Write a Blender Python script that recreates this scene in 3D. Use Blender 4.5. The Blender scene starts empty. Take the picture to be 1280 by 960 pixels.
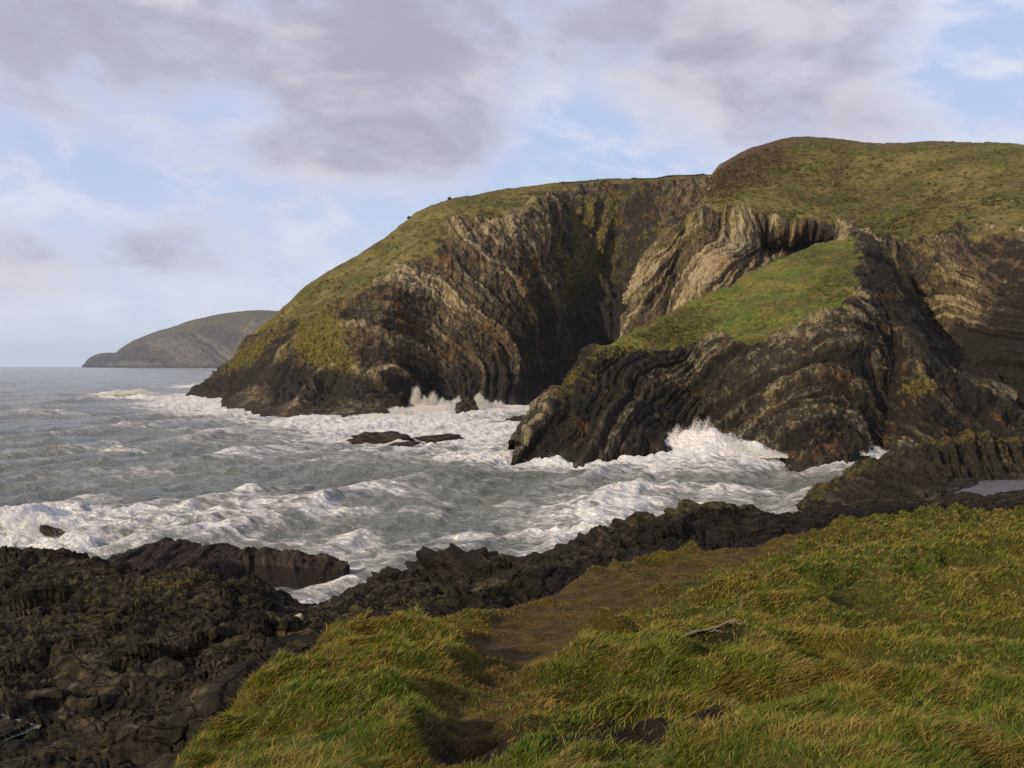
import bpy, math, time
import numpy as np
T0 = time.time()
S = bpy.context.scene
COL = S.collection
rng = np.random.default_rng(7)

# ------------------------------------------------------------------ camera, sky, sun, exposure
F = 1350.0      # focal length in pixels of the 1280 px wide photograph
EYE = 12.0      # metres above the sea
HZ = 456.0      # row of the horizon
cam = bpy.data.cameras.new('camera'); cam_o = bpy.data.objects.new('camera', cam); COL.objects.link(cam_o)
cam_o.location = (0, 0, EYE); cam_o.rotation_euler = (math.pi/2, 0, 0)
cam.sensor_width = 36.0; cam.lens = 36.0*F/1280.0
cam.shift_y = -(480-HZ)/1280.0
cam.clip_start = 0.1; cam.clip_end = 120000
S.camera = cam_o

SUN_EL, SUN_AZ = 24.0, -133.0          # azimuth measured from +Y (view direction) to the right
sd = np.array([math.sin(math.radians(SUN_AZ))*math.cos(math.radians(SUN_EL)),
               math.cos(math.radians(SUN_AZ))*math.cos(math.radians(SUN_EL)), math.sin(math.radians(SUN_EL))])
sun = bpy.data.lights.new('sun', 'SUN'); sun.energy = 5.0; sun.angle = math.radians(1.0); sun.color = (1.0, 0.81, 0.54)
sun_o = bpy.data.objects.new('sun', sun); COL.objects.link(sun_o)
sun_o.rotation_euler = (math.radians(90-SUN_EL), 0, math.radians(180-SUN_AZ))
sun_o.location = (-200, -150, 200)

HAZE = 0.000045
S.view_settings.view_transform = 'Standard'; S.view_settings.look = 'None'
S.view_settings.exposure = 0.0; S.view_settings.gamma = 1.0; S.view_settings.use_curve_mapping = False
S.render.engine = 'CYCLES'
S.cycles.use_denoising = True
S.cycles.max_bounces = 5; S.cycles.diffuse_bounces = 2; S.cycles.glossy_bounces = 2
S.cycles.transmission_bounces = 3; S.cycles.transparent_max_bounces = 6; S.cycles.volume_bounces = 0


class NT:
    """small helper round a node tree"""
    def __init__(self, tree): self.t = tree
    def n(self, kind, ins=None, out=0, **props):
        nd = self.t.nodes.new('ShaderNode'+kind)
        for k, v in props.items(): setattr(nd, k, v)
        for k, v in (ins or {}).items():
            sk = nd.inputs[k]
            if hasattr(v, 'is_output'): self.t.links.new(v, sk)
            elif isinstance(v, (tuple, list)) and len(v) == 3 and sk.type == 'RGBA': sk.default_value = (*v, 1)
            else: sk.default_value = v
        return nd.outputs[out] if out is not None else nd
    def m(self, op, a, b=0.0, c=None, clamp=False):
        i = {0: a, 1: b}
        if c is not None: i[2] = c
        return self.n('Math', i, operation=op, use_clamp=clamp)
    def mix(self, f, a, b, blend='MIX'):
        nd = self.t.nodes.new('ShaderNodeMix'); nd.data_type = 'RGBA'; nd.blend_type = blend
        for k, v in ((0, f), (6, a), (7, b)):
            if hasattr(v, 'is_output'): self.t.links.new(v, nd.inputs[k])
            elif isinstance(v, (tuple, list)): nd.inputs[k].default_value = (*v[:3], 1)
            else: nd.inputs[k].default_value = v
        return nd.outputs[2]
    def ss(self, x, a, b):
        return self.n('MapRange', {0: x, 1: a, 2: b, 3: 0.0, 4: 1.0}, interpolation_type='SMOOTHSTEP')
    def noise(self, vec, scale, detail=4.0, rough=0.55, dist=0.0, dim='3D'):
        k = {'Scale': scale, 'Detail': detail, 'Roughness': rough, 'Distortion': dist}
        if dim == '1D': k['W'] = vec
        elif vec is not None: k['Vector'] = vec
        return self.n('TexNoise', k, noise_dimensions=dim)
    def vscale(self, vec, s):
        nd = self.t.nodes.new('ShaderNodeVectorMath'); nd.operation = 'MULTIPLY'
        self.t.links.new(vec, nd.inputs[0]); nd.inputs[1].default_value = s
        return nd.outputs[0]
    def attr(self, name, out=2):
        return self.n('Attribute', out=out, attribute_name=name)


# --- world: Nishita sky under broken mauve cloud
W = bpy.data.worlds.new('World'); S.world = W; W.use_nodes = True
t = W.node_tree; t.nodes.clear(); N = NT(t)
sky = N.n('TexSky', sky_type='NISHITA', sun_disc=False, sun_elevation=math.radians(SUN_EL),
          sun_rotation=math.radians(SUN_AZ), altitude=10.0, air_density=1.0, dust_density=0.6, ozone_density=1.5)
gen = N.n('TexCoord', out='Generated')
sx = N.n('SeparateXYZ', {0: gen}, out=None)
az = N.m('ARCTAN2', sx.outputs[0], sx.outputs[1])
el = N.m('ARCSINE', sx.outputs[2])
def cloudvec(kx, ky, ox=0.0, oy=0.0, shear=0.0):
    a = N.m('MULTIPLY_ADD', az, kx, ox); e = N.m('MULTIPLY_ADD', el, ky, oy)
    if shear: a = N.m('MULTIPLY_ADD', el, shear, a)
    return N.n('CombineXYZ', {0: a, 1: e, 2: 0.3})
def blob(px, py, rx, ry, amp):
    a0 = math.atan((px-640)/F); e0 = math.atan((HZ-py)/F*math.cos(a0))
    da = N.m('MULTIPLY', N.m('SUBTRACT', az, a0), F/rx); de = N.m('MULTIPLY', N.m('SUBTRACT', el, e0), F/ry)
    r2 = N.m('ADD', N.m('MULTIPLY', da, da), N.m('MULTIPLY', de, de))
    return N.m('MULTIPLY', N.m('EXPONENT', N.m('MULTIPLY', r2, -1.0)), amp)
def add(*a):
    r = a[0]
    for b in a[1:]: r = N.m('ADD', r, b)
    return r
big = N.noise(cloudvec(4.2, 8.5, 3.1, 1.7, 2.0), 1.0, 6, 0.55, 0.35)
fine = N.noise(cloudvec(13, 24, 0.4, 5.2, 5.0), 1.0, 6, 0.6, 0.3)
tiny = N.noise(cloudvec(30, 60, 2.4, 1.2, 14.0), 1.0, 6, 0.62, 0.4)
deck = N.ss(el, 0.17, 0.30)
cov = add(N.m('MULTIPLY', deck, 0.40), N.m('MULTIPLY', N.m('SUBTRACT', big, 0.5), 1.5), N.m('MULTIPLY', N.m('SUBTRACT', fine, 0.5), 0.85), N.m('MULTIPLY', N.m('SUBTRACT', tiny, 0.5), 0.30),
          blob(180, 70, 300, 80, 0.30), blob(490, 90, 150, 110, 0.42), blob(920, 90, 190, 100, 0.50), blob(370, 190, 170, 50, 0.34),
          blob(130, 235, 170, 45, -0.35), blob(700, 190, 90, 110, -0.42), blob(620, 40, 90, 40, -0.12), blob(1240, 60, 80, 120, -0.55), blob(1130, 160, 130, 35, 0.35),
          blob(1270, 165, 60, 40, 0.45), blob(570, 195, 70, 45, 0.28), blob(40, 330, 90, 40, 0.34), blob(170, 312, 60, 30, 0.34), blob(310, 295, 110, 50, 0.26),
          blob(300, 135, 60, 25, -0.35), 0.14)
dens = N.ss(cov, -0.05, 0.72)
thick = N.ss(cov, 0.15, 0.95)
lit = N.noise(cloudvec(6, 13, 8.4, 2.2, 2.0), 1.0, 5, 0.55, 0.3)
ccol = N.mix(thick, (0.69, 0.70, 0.88), (0.42, 0.402, 0.515))
ccol = N.mix(N.m('MULTIPLY', N.ss(lit, 0.44, 0.64), 0.75), ccol, (0.77, 0.72, 0.79))
low = N.ss(el, 0.20, 0.03)
skyc = N.mix(0.80, N.n('VectorMath', {0: sky, 1: (0.1, 0.1, 0.1)}, operation='MULTIPLY'), (0.54, 0.67, 0.94))
skyc = N.mix(N.m('MULTIPLY', low, 0.95), skyc, (0.66, 0.73, 0.91))
wisp = N.ss(fine, 0.42, 0.66)
skyc = N.mix(N.m('MULTIPLY', wisp, 0.8), skyc, (0.78, 0.82, 0.95))
full = N.mix(N.m('MULTIPLY', dens, 0.92), skyc, ccol)
bright = N.n('VectorMath', {0: full, 1: (9.8, 9.8, 9.8)}, operation='MULTIPLY')
bg = N.n('Background', {0: bright, 1: 0.1})
t.links.new(bg, N.n('OutputWorld', out=None).inputs[0])

# ------------------------------------------------------------------ numpy helpers
_p = rng.permutation(256).astype(np.int32); _p = np.concatenate([_p, _p, _p])
_g = rng.normal(size=(256, 3)).astype(np.float32); _g /= np.linalg.norm(_g, axis=1)[:, None]
def pn(x, y, z):
    """gradient noise, about -1..1"""
    x = np.asarray(x, np.float32); y = np.asarray(y, np.float32)+np.float32(0); z = np.asarray(z, np.float32)
    x, y, z = np.broadcast_arrays(x, y, z)
    xi = np.floor(x).astype(np.int32); yi = np.floor(y).astype(np.int32); zi = np.floor(z).astype(np.int32)
    xf = x-xi; yf = y-yi; zf = z-zi
    u = xf*xf*xf*(xf*(xf*6-15)+10); v = yf*yf*yf*(yf*(yf*6-15)+10); w = zf*zf*zf*(zf*(zf*6-15)+10)
    out = 0
    for dx in (0, 1):
        for dy in (0, 1):
            for dz in (0, 1):
                h = _p[_p[_p[(xi+dx) & 255]+((yi+dy) & 255)]+((zi+dz) & 255)]
                g = _g[h]
                d = g[..., 0]*(xf-dx)+g[..., 1]*(yf-dy)+g[..., 2]*(zf-dz)
                out = out+d*(u if dx else 1-u)*(v if dy else 1-v)*(w if dz else 1-w)
    return out*1.5
def fbm(x, y, z, o=4, gain=0.5, seed=0.0):
    s = 0; a = 1.0; f = 1.0
    for i in range(o):
        s = s+a*pn(x*f+seed+13.7*i, y*f+seed*1.3+5.1*i, z*f-seed+9.2*i); a *= gain; f *= 2.03
    return s
def ridged(x, y, z, o=4, gain=0.5, seed=0.0):
    s = 0; a = 1.0; f = 1.0
    for i in range(o):
        s = s+a*(1-2*np.abs(pn(x*f+seed+3.7*i, y*f+seed*1.3+15.1*i, z*f-seed+7.2*i))); a *= gain; f *= 2.03
    return s
def sstep(x, a, b):
    q = np.clip((x-a)/(b-a), 0, 1); return q*q*(3-2*q)
def softp(x, w):
    return w*np.logaddexp(0, x/w)
def saw(x):
    """slab profile: long rise, short drop"""
    f = x-np.floor(x); return np.where(f < 0.8, f/0.8, (1-f)/0.2)
def world(px, py, Y):
    px, py, Y = (np.asarray(a, float) for a in (px, py, Y))
    return np.stack([(px-640)/F*Y, Y, EYE+(HZ-py)/F*Y], -1)
def crm(n, tt):
    """Catmull-Rom weights, len(tt) x n"""
    i = np.clip(np.floor(tt).astype(int), 0, n-2); f = tt-i
    M = np.zeros((len(tt), n))
    w = [-0.5*f+f*f-0.5*f**3, 1-2.5*f*f+1.5*f**3, 0.5*f+2*f*f-1.5*f**3, -0.5*f*f+0.5*f**3]
    for k in range(4):
        j = i+k-1
        np.add.at(M, (np.arange(len(tt)), np.clip(j, 0, n-1)), w[k])
    return M
def grid_faces(r, c):
    a = np.arange(r*c).reshape(r, c)
    return np.stack([a[:-1, :-1], a[:-1, 1:], a[1:, 1:], a[1:, :-1]], -1).reshape(-1, 4)
def raw_mesh(name, V, faces, mat, attrs=None, smooth=True, colors=None):
    V = np.ascontiguousarray(V, np.float32).reshape(-1, 3); faces = np.ascontiguousarray(faces, np.int32)
    k = faces.shape[1]; me = bpy.data.meshes.new(name)
    me.vertices.add(len(V)); me.vertices.foreach_set('co', V.ravel())
    me.loops.add(faces.size); me.loops.foreach_set('vertex_index', faces.ravel())
    me.polygons.add(len(faces)); me.polygons.foreach_set('loop_start', np.arange(0, faces.size, k, dtype=np.int32))
    me.polygons.foreach_set('loop_total', np.full(len(faces), k, np.int32))
    me.polygons.foreach_set('use_smooth', np.full(len(faces), smooth))
    me.update(calc_edges=True)
    for an, av in (attrs or {}).items():
        at = me.attributes.new(an, 'FLOAT', 'POINT'); at.data.foreach_set('value', np.ascontiguousarray(av, np.float32).ravel())
    if colors is not None:
        at = me.attributes.new('tint', 'FLOAT_COLOR', 'POINT')
        c4 = np.ones((len(V), 4), np.float32); c4[:, :3] = colors; at.data.foreach_set('color', c4.ravel())
    me.materials.append(mat)
    o = bpy.data.objects.new(name, me); COL.objects.link(o)
    return o
def setting(o, label):
    o['kind'] = 'structure'; o['label'] = label; return o
def stuff(o, label, cat):
    o['kind'] = 'stuff'; o['label'] = label; o['category'] = cat; return o
def thing(o, label, cat, group=None):
    o['label'] = label; o['category'] = cat
    if group: o['group'] = group
    return o
def normals(P):
    du = np.gradient(P, axis=1); dv = np.gradient(P, axis=0)
    n = np.cross(du, dv); n /= np.linalg.norm(n, axis=-1, keepdims=True)+1e-9
    return n
def loft(rows, seg, ncol):
    """rows of (px, py, Y) control points (or world xyz rows) -> dense grid P, with u (column) and v (row) parameters"""
    C = np.array(rows, float)
    nr, nc = C.shape[:2]
    vv = np.concatenate([np.linspace(i, i+1, s, endpoint=False) for i, s in enumerate(seg)]+[[nr-1]])
    uu = np.linspace(0, nc-1, ncol)
    A = crm(nr, vv); B = crm(nc, uu)
    P = np.einsum('ri,ijk,cj->rck', A, C, B)
    return P, np.broadcast_to(uu[None, :], P.shape[:2]), np.broadcast_to(vv[:, None], P.shape[:2])

# ------------------------------------------------------------------ materials
def new_mat(name):
    m = bpy.data.materials.new(name); m.use_nodes = True; m.node_tree.nodes.clear()
    return m, NT(m.node_tree)
def finish(N, col, rough=0.8, normal=None, spec=0.3, extra=None):
    k = {'Base Color': col, 'Roughness': rough, 'Specular IOR Level': spec}
    if normal is not None: k['Normal'] = normal
    b = N.n('BsdfPrincipled', k)
    N.t.links.new(b, N.n('OutputMaterial', out=None).inputs[0])

def cliff_mat(name, scale=1.0, dark=(0.026, 0.022, 0.017), mid=(0.100, 0.074, 0.041), pale=(0.30, 0.24, 0.145), rust=(0.20, 0.095, 0.03), wet_shade_col=(0.018, 0.017, 0.016),
              band=0.24, grass_a=(0.082, 0.082, 0.018), grass_b=(0.175, 0.140, 0.045), heath=(0.050, 0.030, 0.020), pale_at=0.0):
    m, N = new_mat(name)
    pos = N.n('NewGeometry', out='Position')
    st = N.attr('strat'); gr = N.attr('grass'); veg = N.attr('veg'); wet = N.attr('wet'); he = N.attr('heath'); pl = N.attr('pale')
    n_big = N.noise(pos, 0.05*scale, 4, 0.6)
    n_mid = N.noise(pos, 0.28*scale, 5, 0.62)
    n_fin = N.noise(pos, 1.3*scale, 5, 0.65)
    streak = N.noise(N.vscale(pos, (0.55*scale, 0.4*scale, 0.045*scale)), 1.0, 5, 0.62)
    bnd = N.attr('band'); bed = N.attr('bed')
    px_ = N.n('SeparateXYZ', {0: pos}, out=None)
    shift = N.m('MULTIPLY', N.m('FLOOR', N.m('MULTIPLY', bed, 1.4)), 5.37)
    jv = N.n('CombineXYZ', {0: N.m('MULTIPLY_ADD', px_.outputs[0], 0.50*scale, shift), 1: N.m('MULTIPLY', px_.outputs[1], 0.4*scale), 2: N.m('MULTIPLY', px_.outputs[2], 0.05*scale)})
    joint = N.noise(jv, 1.0, 5, 0.66)
    w = N.m('ADD', st, N.m('MULTIPLY', N.m('SUBTRACT', n_mid, 0.5), 0.7/scale))
    b2 = N.noise(w, 0.55*scale, 4, 0.72, dim='1D')
    k = add_(N, N.m('MULTIPLY', bnd, 0.24), N.m('MULTIPLY', b2, 0.72), N.m('MULTIPLY', joint, 0.78), N.m('MULTIPLY', streak, 0.15), N.m('MULTIPLY', n_fin, 0.62), N.m('MULTIPLY', n_big, 0.45), -0.975)
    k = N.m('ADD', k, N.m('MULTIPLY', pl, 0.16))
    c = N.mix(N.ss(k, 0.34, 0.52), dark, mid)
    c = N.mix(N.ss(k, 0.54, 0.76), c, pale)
    crack = N.ss(N.m('ABSOLUTE', N.m('SUBTRACT', N.noise(N.vscale(pos, (0.35*scale, 0.3*scale, 0.07*scale)), 1.0, 4, 0.6, 0.4), 0.5)), 0.035, 0.0)
    c = N.mix(N.m('MULTIPLY', crack, 0.7), c, (0.014, 0.012, 0.010))
    rustm = N.m('MULTIPLY', N.ss(N.noise(pos, 0.09*scale, 4, 0.65), 0.54, 0.70), N.ss(streak, 0.42, 0.62))
    c = N.mix(N.m('MULTIPLY', rustm, 0.75), c, rust)
    # lichen and scrub on ledges
    vegm = N.ss(add_(N, veg, N.m('MULTIPLY', N.m('SUBTRACT', n_mid, 0.5), 1.2), N.m('MULTIPLY', N.m('SUBTRACT', n_fin, 0.5), 0.9), N.m('MULTIPLY', N.m('SUBTRACT', streak, 0.5), 0.7)), 0.40, 0.75)
    vegc = N.mix(N.ss(n_fin, 0.35, 0.65), (0.036, 0.042, 0.011), (0.165, 0.130, 0.020))
    c = N.mix(N.m('MULTIPLY', vegm, 0.9), c, vegc)
    wet_shade_m = N.ss(N.m('ADD', wet, N.m('MULTIPLY', N.m('SUBTRACT', n_mid, 0.5), 0.7)), 0.35, 0.75)  # wet rock tone; the same mask also carries shade painted on the hill
    c = N.mix(N.m('MULTIPLY', wet_shade_m, 0.88), c, wet_shade_col)
    # turf
    gm = N.ss(N.m('ADD', gr, N.m('MULTIPLY', N.m('SUBTRACT', n_mid, 0.5), 1.5)), 0.36, 0.64)
    g_n = N.noise(N.vscale(pos, (0.09*scale, 0.09*scale, 0.16*scale)), 1.0, 6, 0.68)
    g_f = N.noise(pos, 0.75*scale, 5, 0.7)
    gc = N.mix(N.ss(g_n, 0.40, 0.60), grass_a, grass_b)
    g_l = N.noise(N.vscale(pos, (0.03*scale, 0.03*scale, 0.05*scale)), 1.0, 6, 0.7, 0.8)
    gc = N.mix(N.m('MULTIPLY', N.ss(g_l, 0.46, 0.60), 0.7), gc, (0.055, 0.048, 0.016))
    gc = N.mix(N.m('MULTIPLY', N.ss(g_f, 0.46, 0.66), 0.65), gc, (0.036, 0.040, 0.011))
    gc = N.mix(N.m('MULTIPLY', N.ss(N.noise(N.vscale(pos, (0.16*scale, 0.16*scale, 0.35*scale)), 1.0, 6, 0.7, 0.5), 0.50, 0.66), 0.6), gc, (0.105, 0.062, 0.026))
    gc = N.mix(N.m('MULTIPLY', N.ss(g_f, 0.48, 0.32), 0.5), gc, (0.23, 0.185, 0.065))
    hm = N.ss(N.m('ADD', he, N.m('MULTIPLY', N.m('SUBTRACT', g_n, 0.5), 1.5)), 0.35, 0.65)
    gc = N.mix(N.m('MULTIPLY', hm, 0.9), gc, N.mix(N.ss(g_f, 0.35, 0.6), heath, (0.085, 0.055, 0.030)))
    c = N.mix(gm, c, gc)
    rough_turf = N.m('MULTIPLY', N.noise(pos, 0.55*scale, 6, 0.75), 1.6)
    hgt = add_(N, N.m('MULTIPLY', b2, 0.9), N.m('MULTIPLY', joint, 0.5), N.m('MULTIPLY', n_fin, 0.8), rough_turf, N.m('MULTIPLY', N.noise(pos, 4.0*scale, 4, 0.65), 0.35))
    bump = N.n('Bump', {'Strength': 0.8, 'Distance': 0.7/scale, 'Height': hgt})
    finish(N, c, 0.85, bump, 0.15)
    return m
def add_(N, *a):
    r = a[0]
    for b in a[1:]: r = N.m('ADD', r, b)
    return r

M_cliff = cliff_mat('folded_cliff')
M_prom = cliff_mat('promontory_cliff', 1.5, dark=(0.014, 0.0125, 0.0095), mid=(0.040, 0.033, 0.021), pale=(0.21, 0.175, 0.105), band=0.42,
                   grass_a=(0.080, 0.125, 0.014), grass_b=(0.165, 0.150, 0.030), rust=(0.16, 0.08, 0.025))
M_far = cliff_mat('far_cliff', 0.12, dark=(0.02, 0.02, 0.02), mid=(0.06, 0.055, 0.05), pale=(0.13, 0.12, 0.10), grass_a=(0.036, 0.037, 0.030), grass_b=(0.058, 0.052, 0.038))

def shore_mat(name, dark=(0.009, 0.008, 0.006), mid=(0.036, 0.030, 0.019), pale=(0.13, 0.105, 0.065), lichen=(0.13, 0.10, 0.018), scale=1.0):
    m, N = new_mat(name)
    pos = N.n('NewGeometry', out='Position')
    veg = N.attr('veg'); wet = N.attr('wet'); st = N.attr('strat')
    n1 = N.noise(pos, 0.35*scale, 5, 0.65); n2 = N.noise(pos, 2.2*scale, 6, 0.68); n3 = N.noise(pos, 9*scale, 4, 0.7)
    bd = N.noise(N.m('ADD', st, N.m('MULTIPLY', n1, 1.0)), 2.2*scale, 4, 0.7, dim='1D')
    k = add_(N, N.m('MULTIPLY', n1, 0.45), N.m('MULTIPLY', n2, 0.55), N.m('MULTIPLY', bd, 0.65), N.m('MULTIPLY', n3, 0.45), -0.57)
    c = N.mix(N.ss(k, 0.36, 0.60), dark, mid)
    c = N.mix(N.ss(k, 0.58, 0.76), c, pale)
    vm = N.ss(N.m('ADD', veg, N.m('MULTIPLY', N.m('SUBTRACT', n2, 0.5), 1.4)), 0.40, 0.66)
    c = N.mix(N.m('MULTIPLY', vm, 0.85), c, N.mix(N.ss(n3, 0.35, 0.65), (0.06, 0.055, 0.014), lichen))
    wm = N.ss(N.m('ADD', wet, N.m('MULTIPLY', N.m('SUBTRACT', n1, 0.5), 0.6)), 0.35, 0.7)
    c = N.mix(N.m('MULTIPLY', wm, 0.85), c, (0.012, 0.0105, 0.0095))
    hgt = add_(N, N.m('MULTIPLY', n2, 1.0), N.m('MULTIPLY', n3, 0.45), N.m('MULTIPLY', bd, 0.6))
    bump = N.n('Bump', {'Strength': 1.0, 'Distance': 0.35/scale, 'Height': hgt})
    finish(N, c, N.m('SUBTRACT', 0.85, N.m('MULTIPLY', wm, 0.3)), bump, 0.15)
    return m
M_shore = shore_mat('shore_rock')
M_reef = shore_mat('reef_rock', dark=(0.016, 0.012, 0.011), mid=(0.054, 0.038, 0.034), pale=(0.12, 0.09, 0.075))

# ------------------------------------------------------------------ headlands (lofted from waterline over the edge to the crest)
def bed_map(P, traces):
    """bed number over the face, from traces of single beds: thin-plate spline over (X, Z) of the face"""
    qx = 640+F*P[..., 0]/P[..., 1]; qy = HZ-F*(P[..., 2]-EYE)/P[..., 1]
    A, z = [], []
    for b_, line_ in traces:
        for px, py in line_:
            i = ((qx-px)**2+(qy-py)**2).argmin(); p = P.reshape(-1, 3)[i]; A.append((p[0], p[2])); z.append(b_)
    A = np.array(A)/40.0; z = np.array(z, float); n = len(z)
    def K(r2): return 0.5*r2*np.log(r2+1e-9)
    D = ((A[:, None]-A[None])**2).sum(-1); L = np.zeros((n+3, n+3)); L[:n, :n] = K(D)+0.01*np.eye(n); L[:n, n] = 1; L[:n, n+1:] = A; L[n, :n] = 1; L[n+1:, :n] = A.T
    w = np.linalg.solve(L, np.concatenate([z, [0, 0, 0]])).astype(np.float32)
    x = (P[..., 0]/40).astype(np.float32); y = (P[..., 2]/40).astype(np.float32); r = w[n]+w[n+1]*x+w[n+2]*y
    for i in range(n): r = r+w[i]*K((x-np.float32(A[i, 0]))**2+(y-np.float32(A[i, 1]))**2)
    return r
def headland(name, label, rows, seg, ncol, mat, traces, unit=6.0, amp=1.0, grass_row=4.0, veg=None, heath=None, wet=None, pale=None, grass=None, gfr=1.0, relief=1.2, ledge=None, gamp=1.0):
    P, u, v = loft(rows, seg, ncol)
    n = normals(P)
    if (n[..., 1].mean()) > 0: n = -n
    X, Y, Z = P[..., 0], P[..., 1], P[..., 2]
    q = gfr
    bed = bed_map(P, traces) if isinstance(traces, list) else traces(X, Y, Z)
    bed = bed+0.16*fbm(X*0.06*q, Y*0.06*q, Z*0.06*q, 4, .55, 3.1)
    bed = bed+0.13*np.tanh(9*pn(X*0.035*q+3.3, Y*0.035*q, Z*0.012*q))+0.06*np.tanh(9*pn(X*0.09*q+8.3, Y*0.09*q, Z*0.03*q))     # small faults
    s = bed*unit
    er = grass_row(u) if callable(grass_row) else grass_row
    low_ = 1.0 if ledge is None else 1-0.65*sstep(v, 1.9, 1.3)*sstep(u, 1.5, 2.2)
    edge = er+0.26*fbm(X*0.06*gfr, Y*0.06*gfr, Z*0.06*gfr, 4, 0.6, 2.0)
    g = sstep(v, edge-0.30, edge+0.30) if grass is None else grass(P, u, v)
    rock = 1-sstep(g, 0.2, 0.8)
    b0_ = pn(bed*0.95, X*0.008*q+4.4, Y*0.008*q); b1_ = pn(bed*2.3, X*0.014*q+1.4, Y*0.014*q+7.0); b2_ = pn(bed*5.3, X*0.02*q, Y*0.02*q+2.0)
    band = 0.5+0.5*np.tanh(5.5*(b0_+0.55*b1_))
    k_ = np.floor(bed*1.4)*3.37
    jo = ridged(X*0.16*q+k_, Y*0.16*q, Z*0.022*q, 4, 0.6, 4.0)
    b3_ = pn(bed*11.0, X*0.03*q, Y*0.03*q+6.0); jo2 = ridged(X*0.45*q+k_, Y*0.45*q, Z*0.10*q, 4, 0.65, 24.0)
    gully = ridged(X*0.045*q, Y*0.045*q, Z*0.010*q, 3, 0.5, 14.0)
    lump = fbm(X*0.035*q, Y*0.035*q, Z*0.035*q, 5, 0.55, 8.0)
    rag = ridged(X*0.30*q, Y*0.30*q, Z*0.22*q, 3, 0.55, 1.0)
    d = amp/q*low_*((rock*(relief*(band-0.5)+0.45*np.tanh(4*b1_)+0.46*np.tanh(4*b2_)+0.25*np.tanh(4*b3_)+0.6*jo+0.38*jo2+((1.3 if ledge is None else 1.3-1.0*sstep(u, 7.2, 8.2))*gully+2.0*lump+(0 if ledge is None else 2.4*sstep(u, 7.0, 8.2)*fbm(X*0.07, Y*0.07, Z*0.07, 4, .55, 41.)))*(1-0.9*sstep(v, 5.0, 5.8))+0.5*rag+0.12*ridged(X*1.1*q, Y*1.1*q, Z*0.9*q, 3, .6, 33.))*(1-0.8*sstep(v, 5.2, 5.9)))
               +g*gamp*(1.0*fbm(X*0.05*q, Y*0.05*q, Z*0.05*q, 5, 0.5, 6.0)+0.30*fbm(X*0.35*q, Y*0.35*q, Z*0.35*q, 4, 0.65, 3.0)))
    P = P+n*d[..., None]
    ve = 0.12+0.2*fbm(X*0.04*q, Y*0.04*q, Z*0.03*q, 3, 0.5, 5.0)
    if veg is not None: ve = ve+veg(P, u, v)
    w = np.clip((9.0/q+2.0-Z)/(9.0/q), 0, 1)*0.95 if wet is None else wet(P, u, v)
    he = np.zeros_like(u) if heath is None else heath(P, u, v)
    pa = np.zeros_like(u) if pale is None else pale(P, u, v)
    o = raw_mesh(name, P, grid_faces(*P.shape[:2]), mat, dict(strat=s, bed=bed, band=band, grass=g, veg=ve, wet=w, heath=he, pale=pa))
    return setting(o, label)

def gauss(u, v, u0, v0, ru, rv, a=1.0):
    return a*np.exp(-((u-u0)/ru)**2-((v-v0)/rv)**2)

R = lambda pts: [list(world(*p)) for p in pts]
wl = [(249, 415), (288, 352), (322, 266), (400, 250), (470, 253), (520, 292), (580, 294), (640, 300), (690, 320), (760, 342), (830, 345), (900, 345)]
r1 = [[(px-640)/F*Y, Y, 0.0] for px, Y in wl]
r0 = [[x-1.5, y-6, -5.0] for x, y, z in r1]
r2 = R([(255, 491, 418), (300, 491, 356), (338, 494, 287), (400, 499, 272), (468, 499, 272), (523, 492, 300), (585, 482, 302), (640, 480, 310), (690, 470, 337), (757, 460, 354), (825, 440, 348), (900, 420, 346)])
r3 = R([(262, 482, 420), (312, 456, 362), (350, 446, 310), (405, 442, 292), (465, 432, 293), (530, 420, 312), (590, 400, 316), (640, 390, 325), (700, 380, 350), (762, 370, 366), (825, 350, 355), (900, 340, 350)])
r4 = R([(268, 478, 424), (318, 432, 368), (360, 410, 333), (415, 390, 316), (462, 366, 318), (535, 308, 336), (600, 266, 348), (650, 264, 356), (705, 260, 384), (768, 252, 400), (850, 244, 378), (910, 240, 374)])
r5 = R([(270, 476, 430), (318, 425, 385), (360, 392, 365), (410, 360, 362), (465, 332, 368), (540, 282, 380), (600, 255, 392), (650, 249, 405), (705, 245, 424), (765, 241, 430), (850, 236, 422), (910, 233, 417)])
r6 = R([(272, 474, 440), (318, 420, 410), (358, 386, 405), (405, 348, 410), (465, 313, 415), (540, 264, 430), (600, 248, 440), (650, 241, 455), (705, 236, 465), (765, 232, 470), (850, 229, 465), (910, 223, 460)])
r7 = [[x*1.25, y+150, z-14] for x, y, z in r6]
beds_a = [(0, [(449, 393), (488, 398), (541, 412), (580, 448), (594, 469)]), (1, [(452, 377), (488, 381), (530, 388), (559, 409), (594, 430), (612, 452)]),
          (2.2, [(488, 345), (541, 352), (580, 381), (615, 412), (634, 438)]), (3.3, [(548, 317), (576, 349), (612, 396), (640, 425)]), (4.3, [(566, 292), (598, 335), (632, 372)]),
          (5.2, [(594, 296), (626, 320), (647, 338)]), (6.2, [(622, 274), (647, 299), (664, 330)]), (-1.0, [(450, 412), (500, 425), (545, 445), (580, 466)]), (-2.0, [(445, 440), (490, 452), (540, 480)]), (-3.0, [(430, 470), (480, 485)]),
          (1.6, [(282, 480), (312, 440), (345, 405)]), (0.4, [(300, 488), (330, 455), (360, 420)]), (-0.8, [(330, 490), (355, 455), (385, 425)]), (-2.2, [(370, 485), (400, 450)]),
          (7.4, [(668, 270), (676, 330)]), (8.6, [(700, 270), (712, 340)]), (10, [(745, 262), (735, 350)]), (4.4, [(650, 400), (668, 480)]), (7.2, [(715, 400), (722, 480)]), (11, [(790, 290), (780, 360)]), (12.2, [(850, 250)])]
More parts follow.
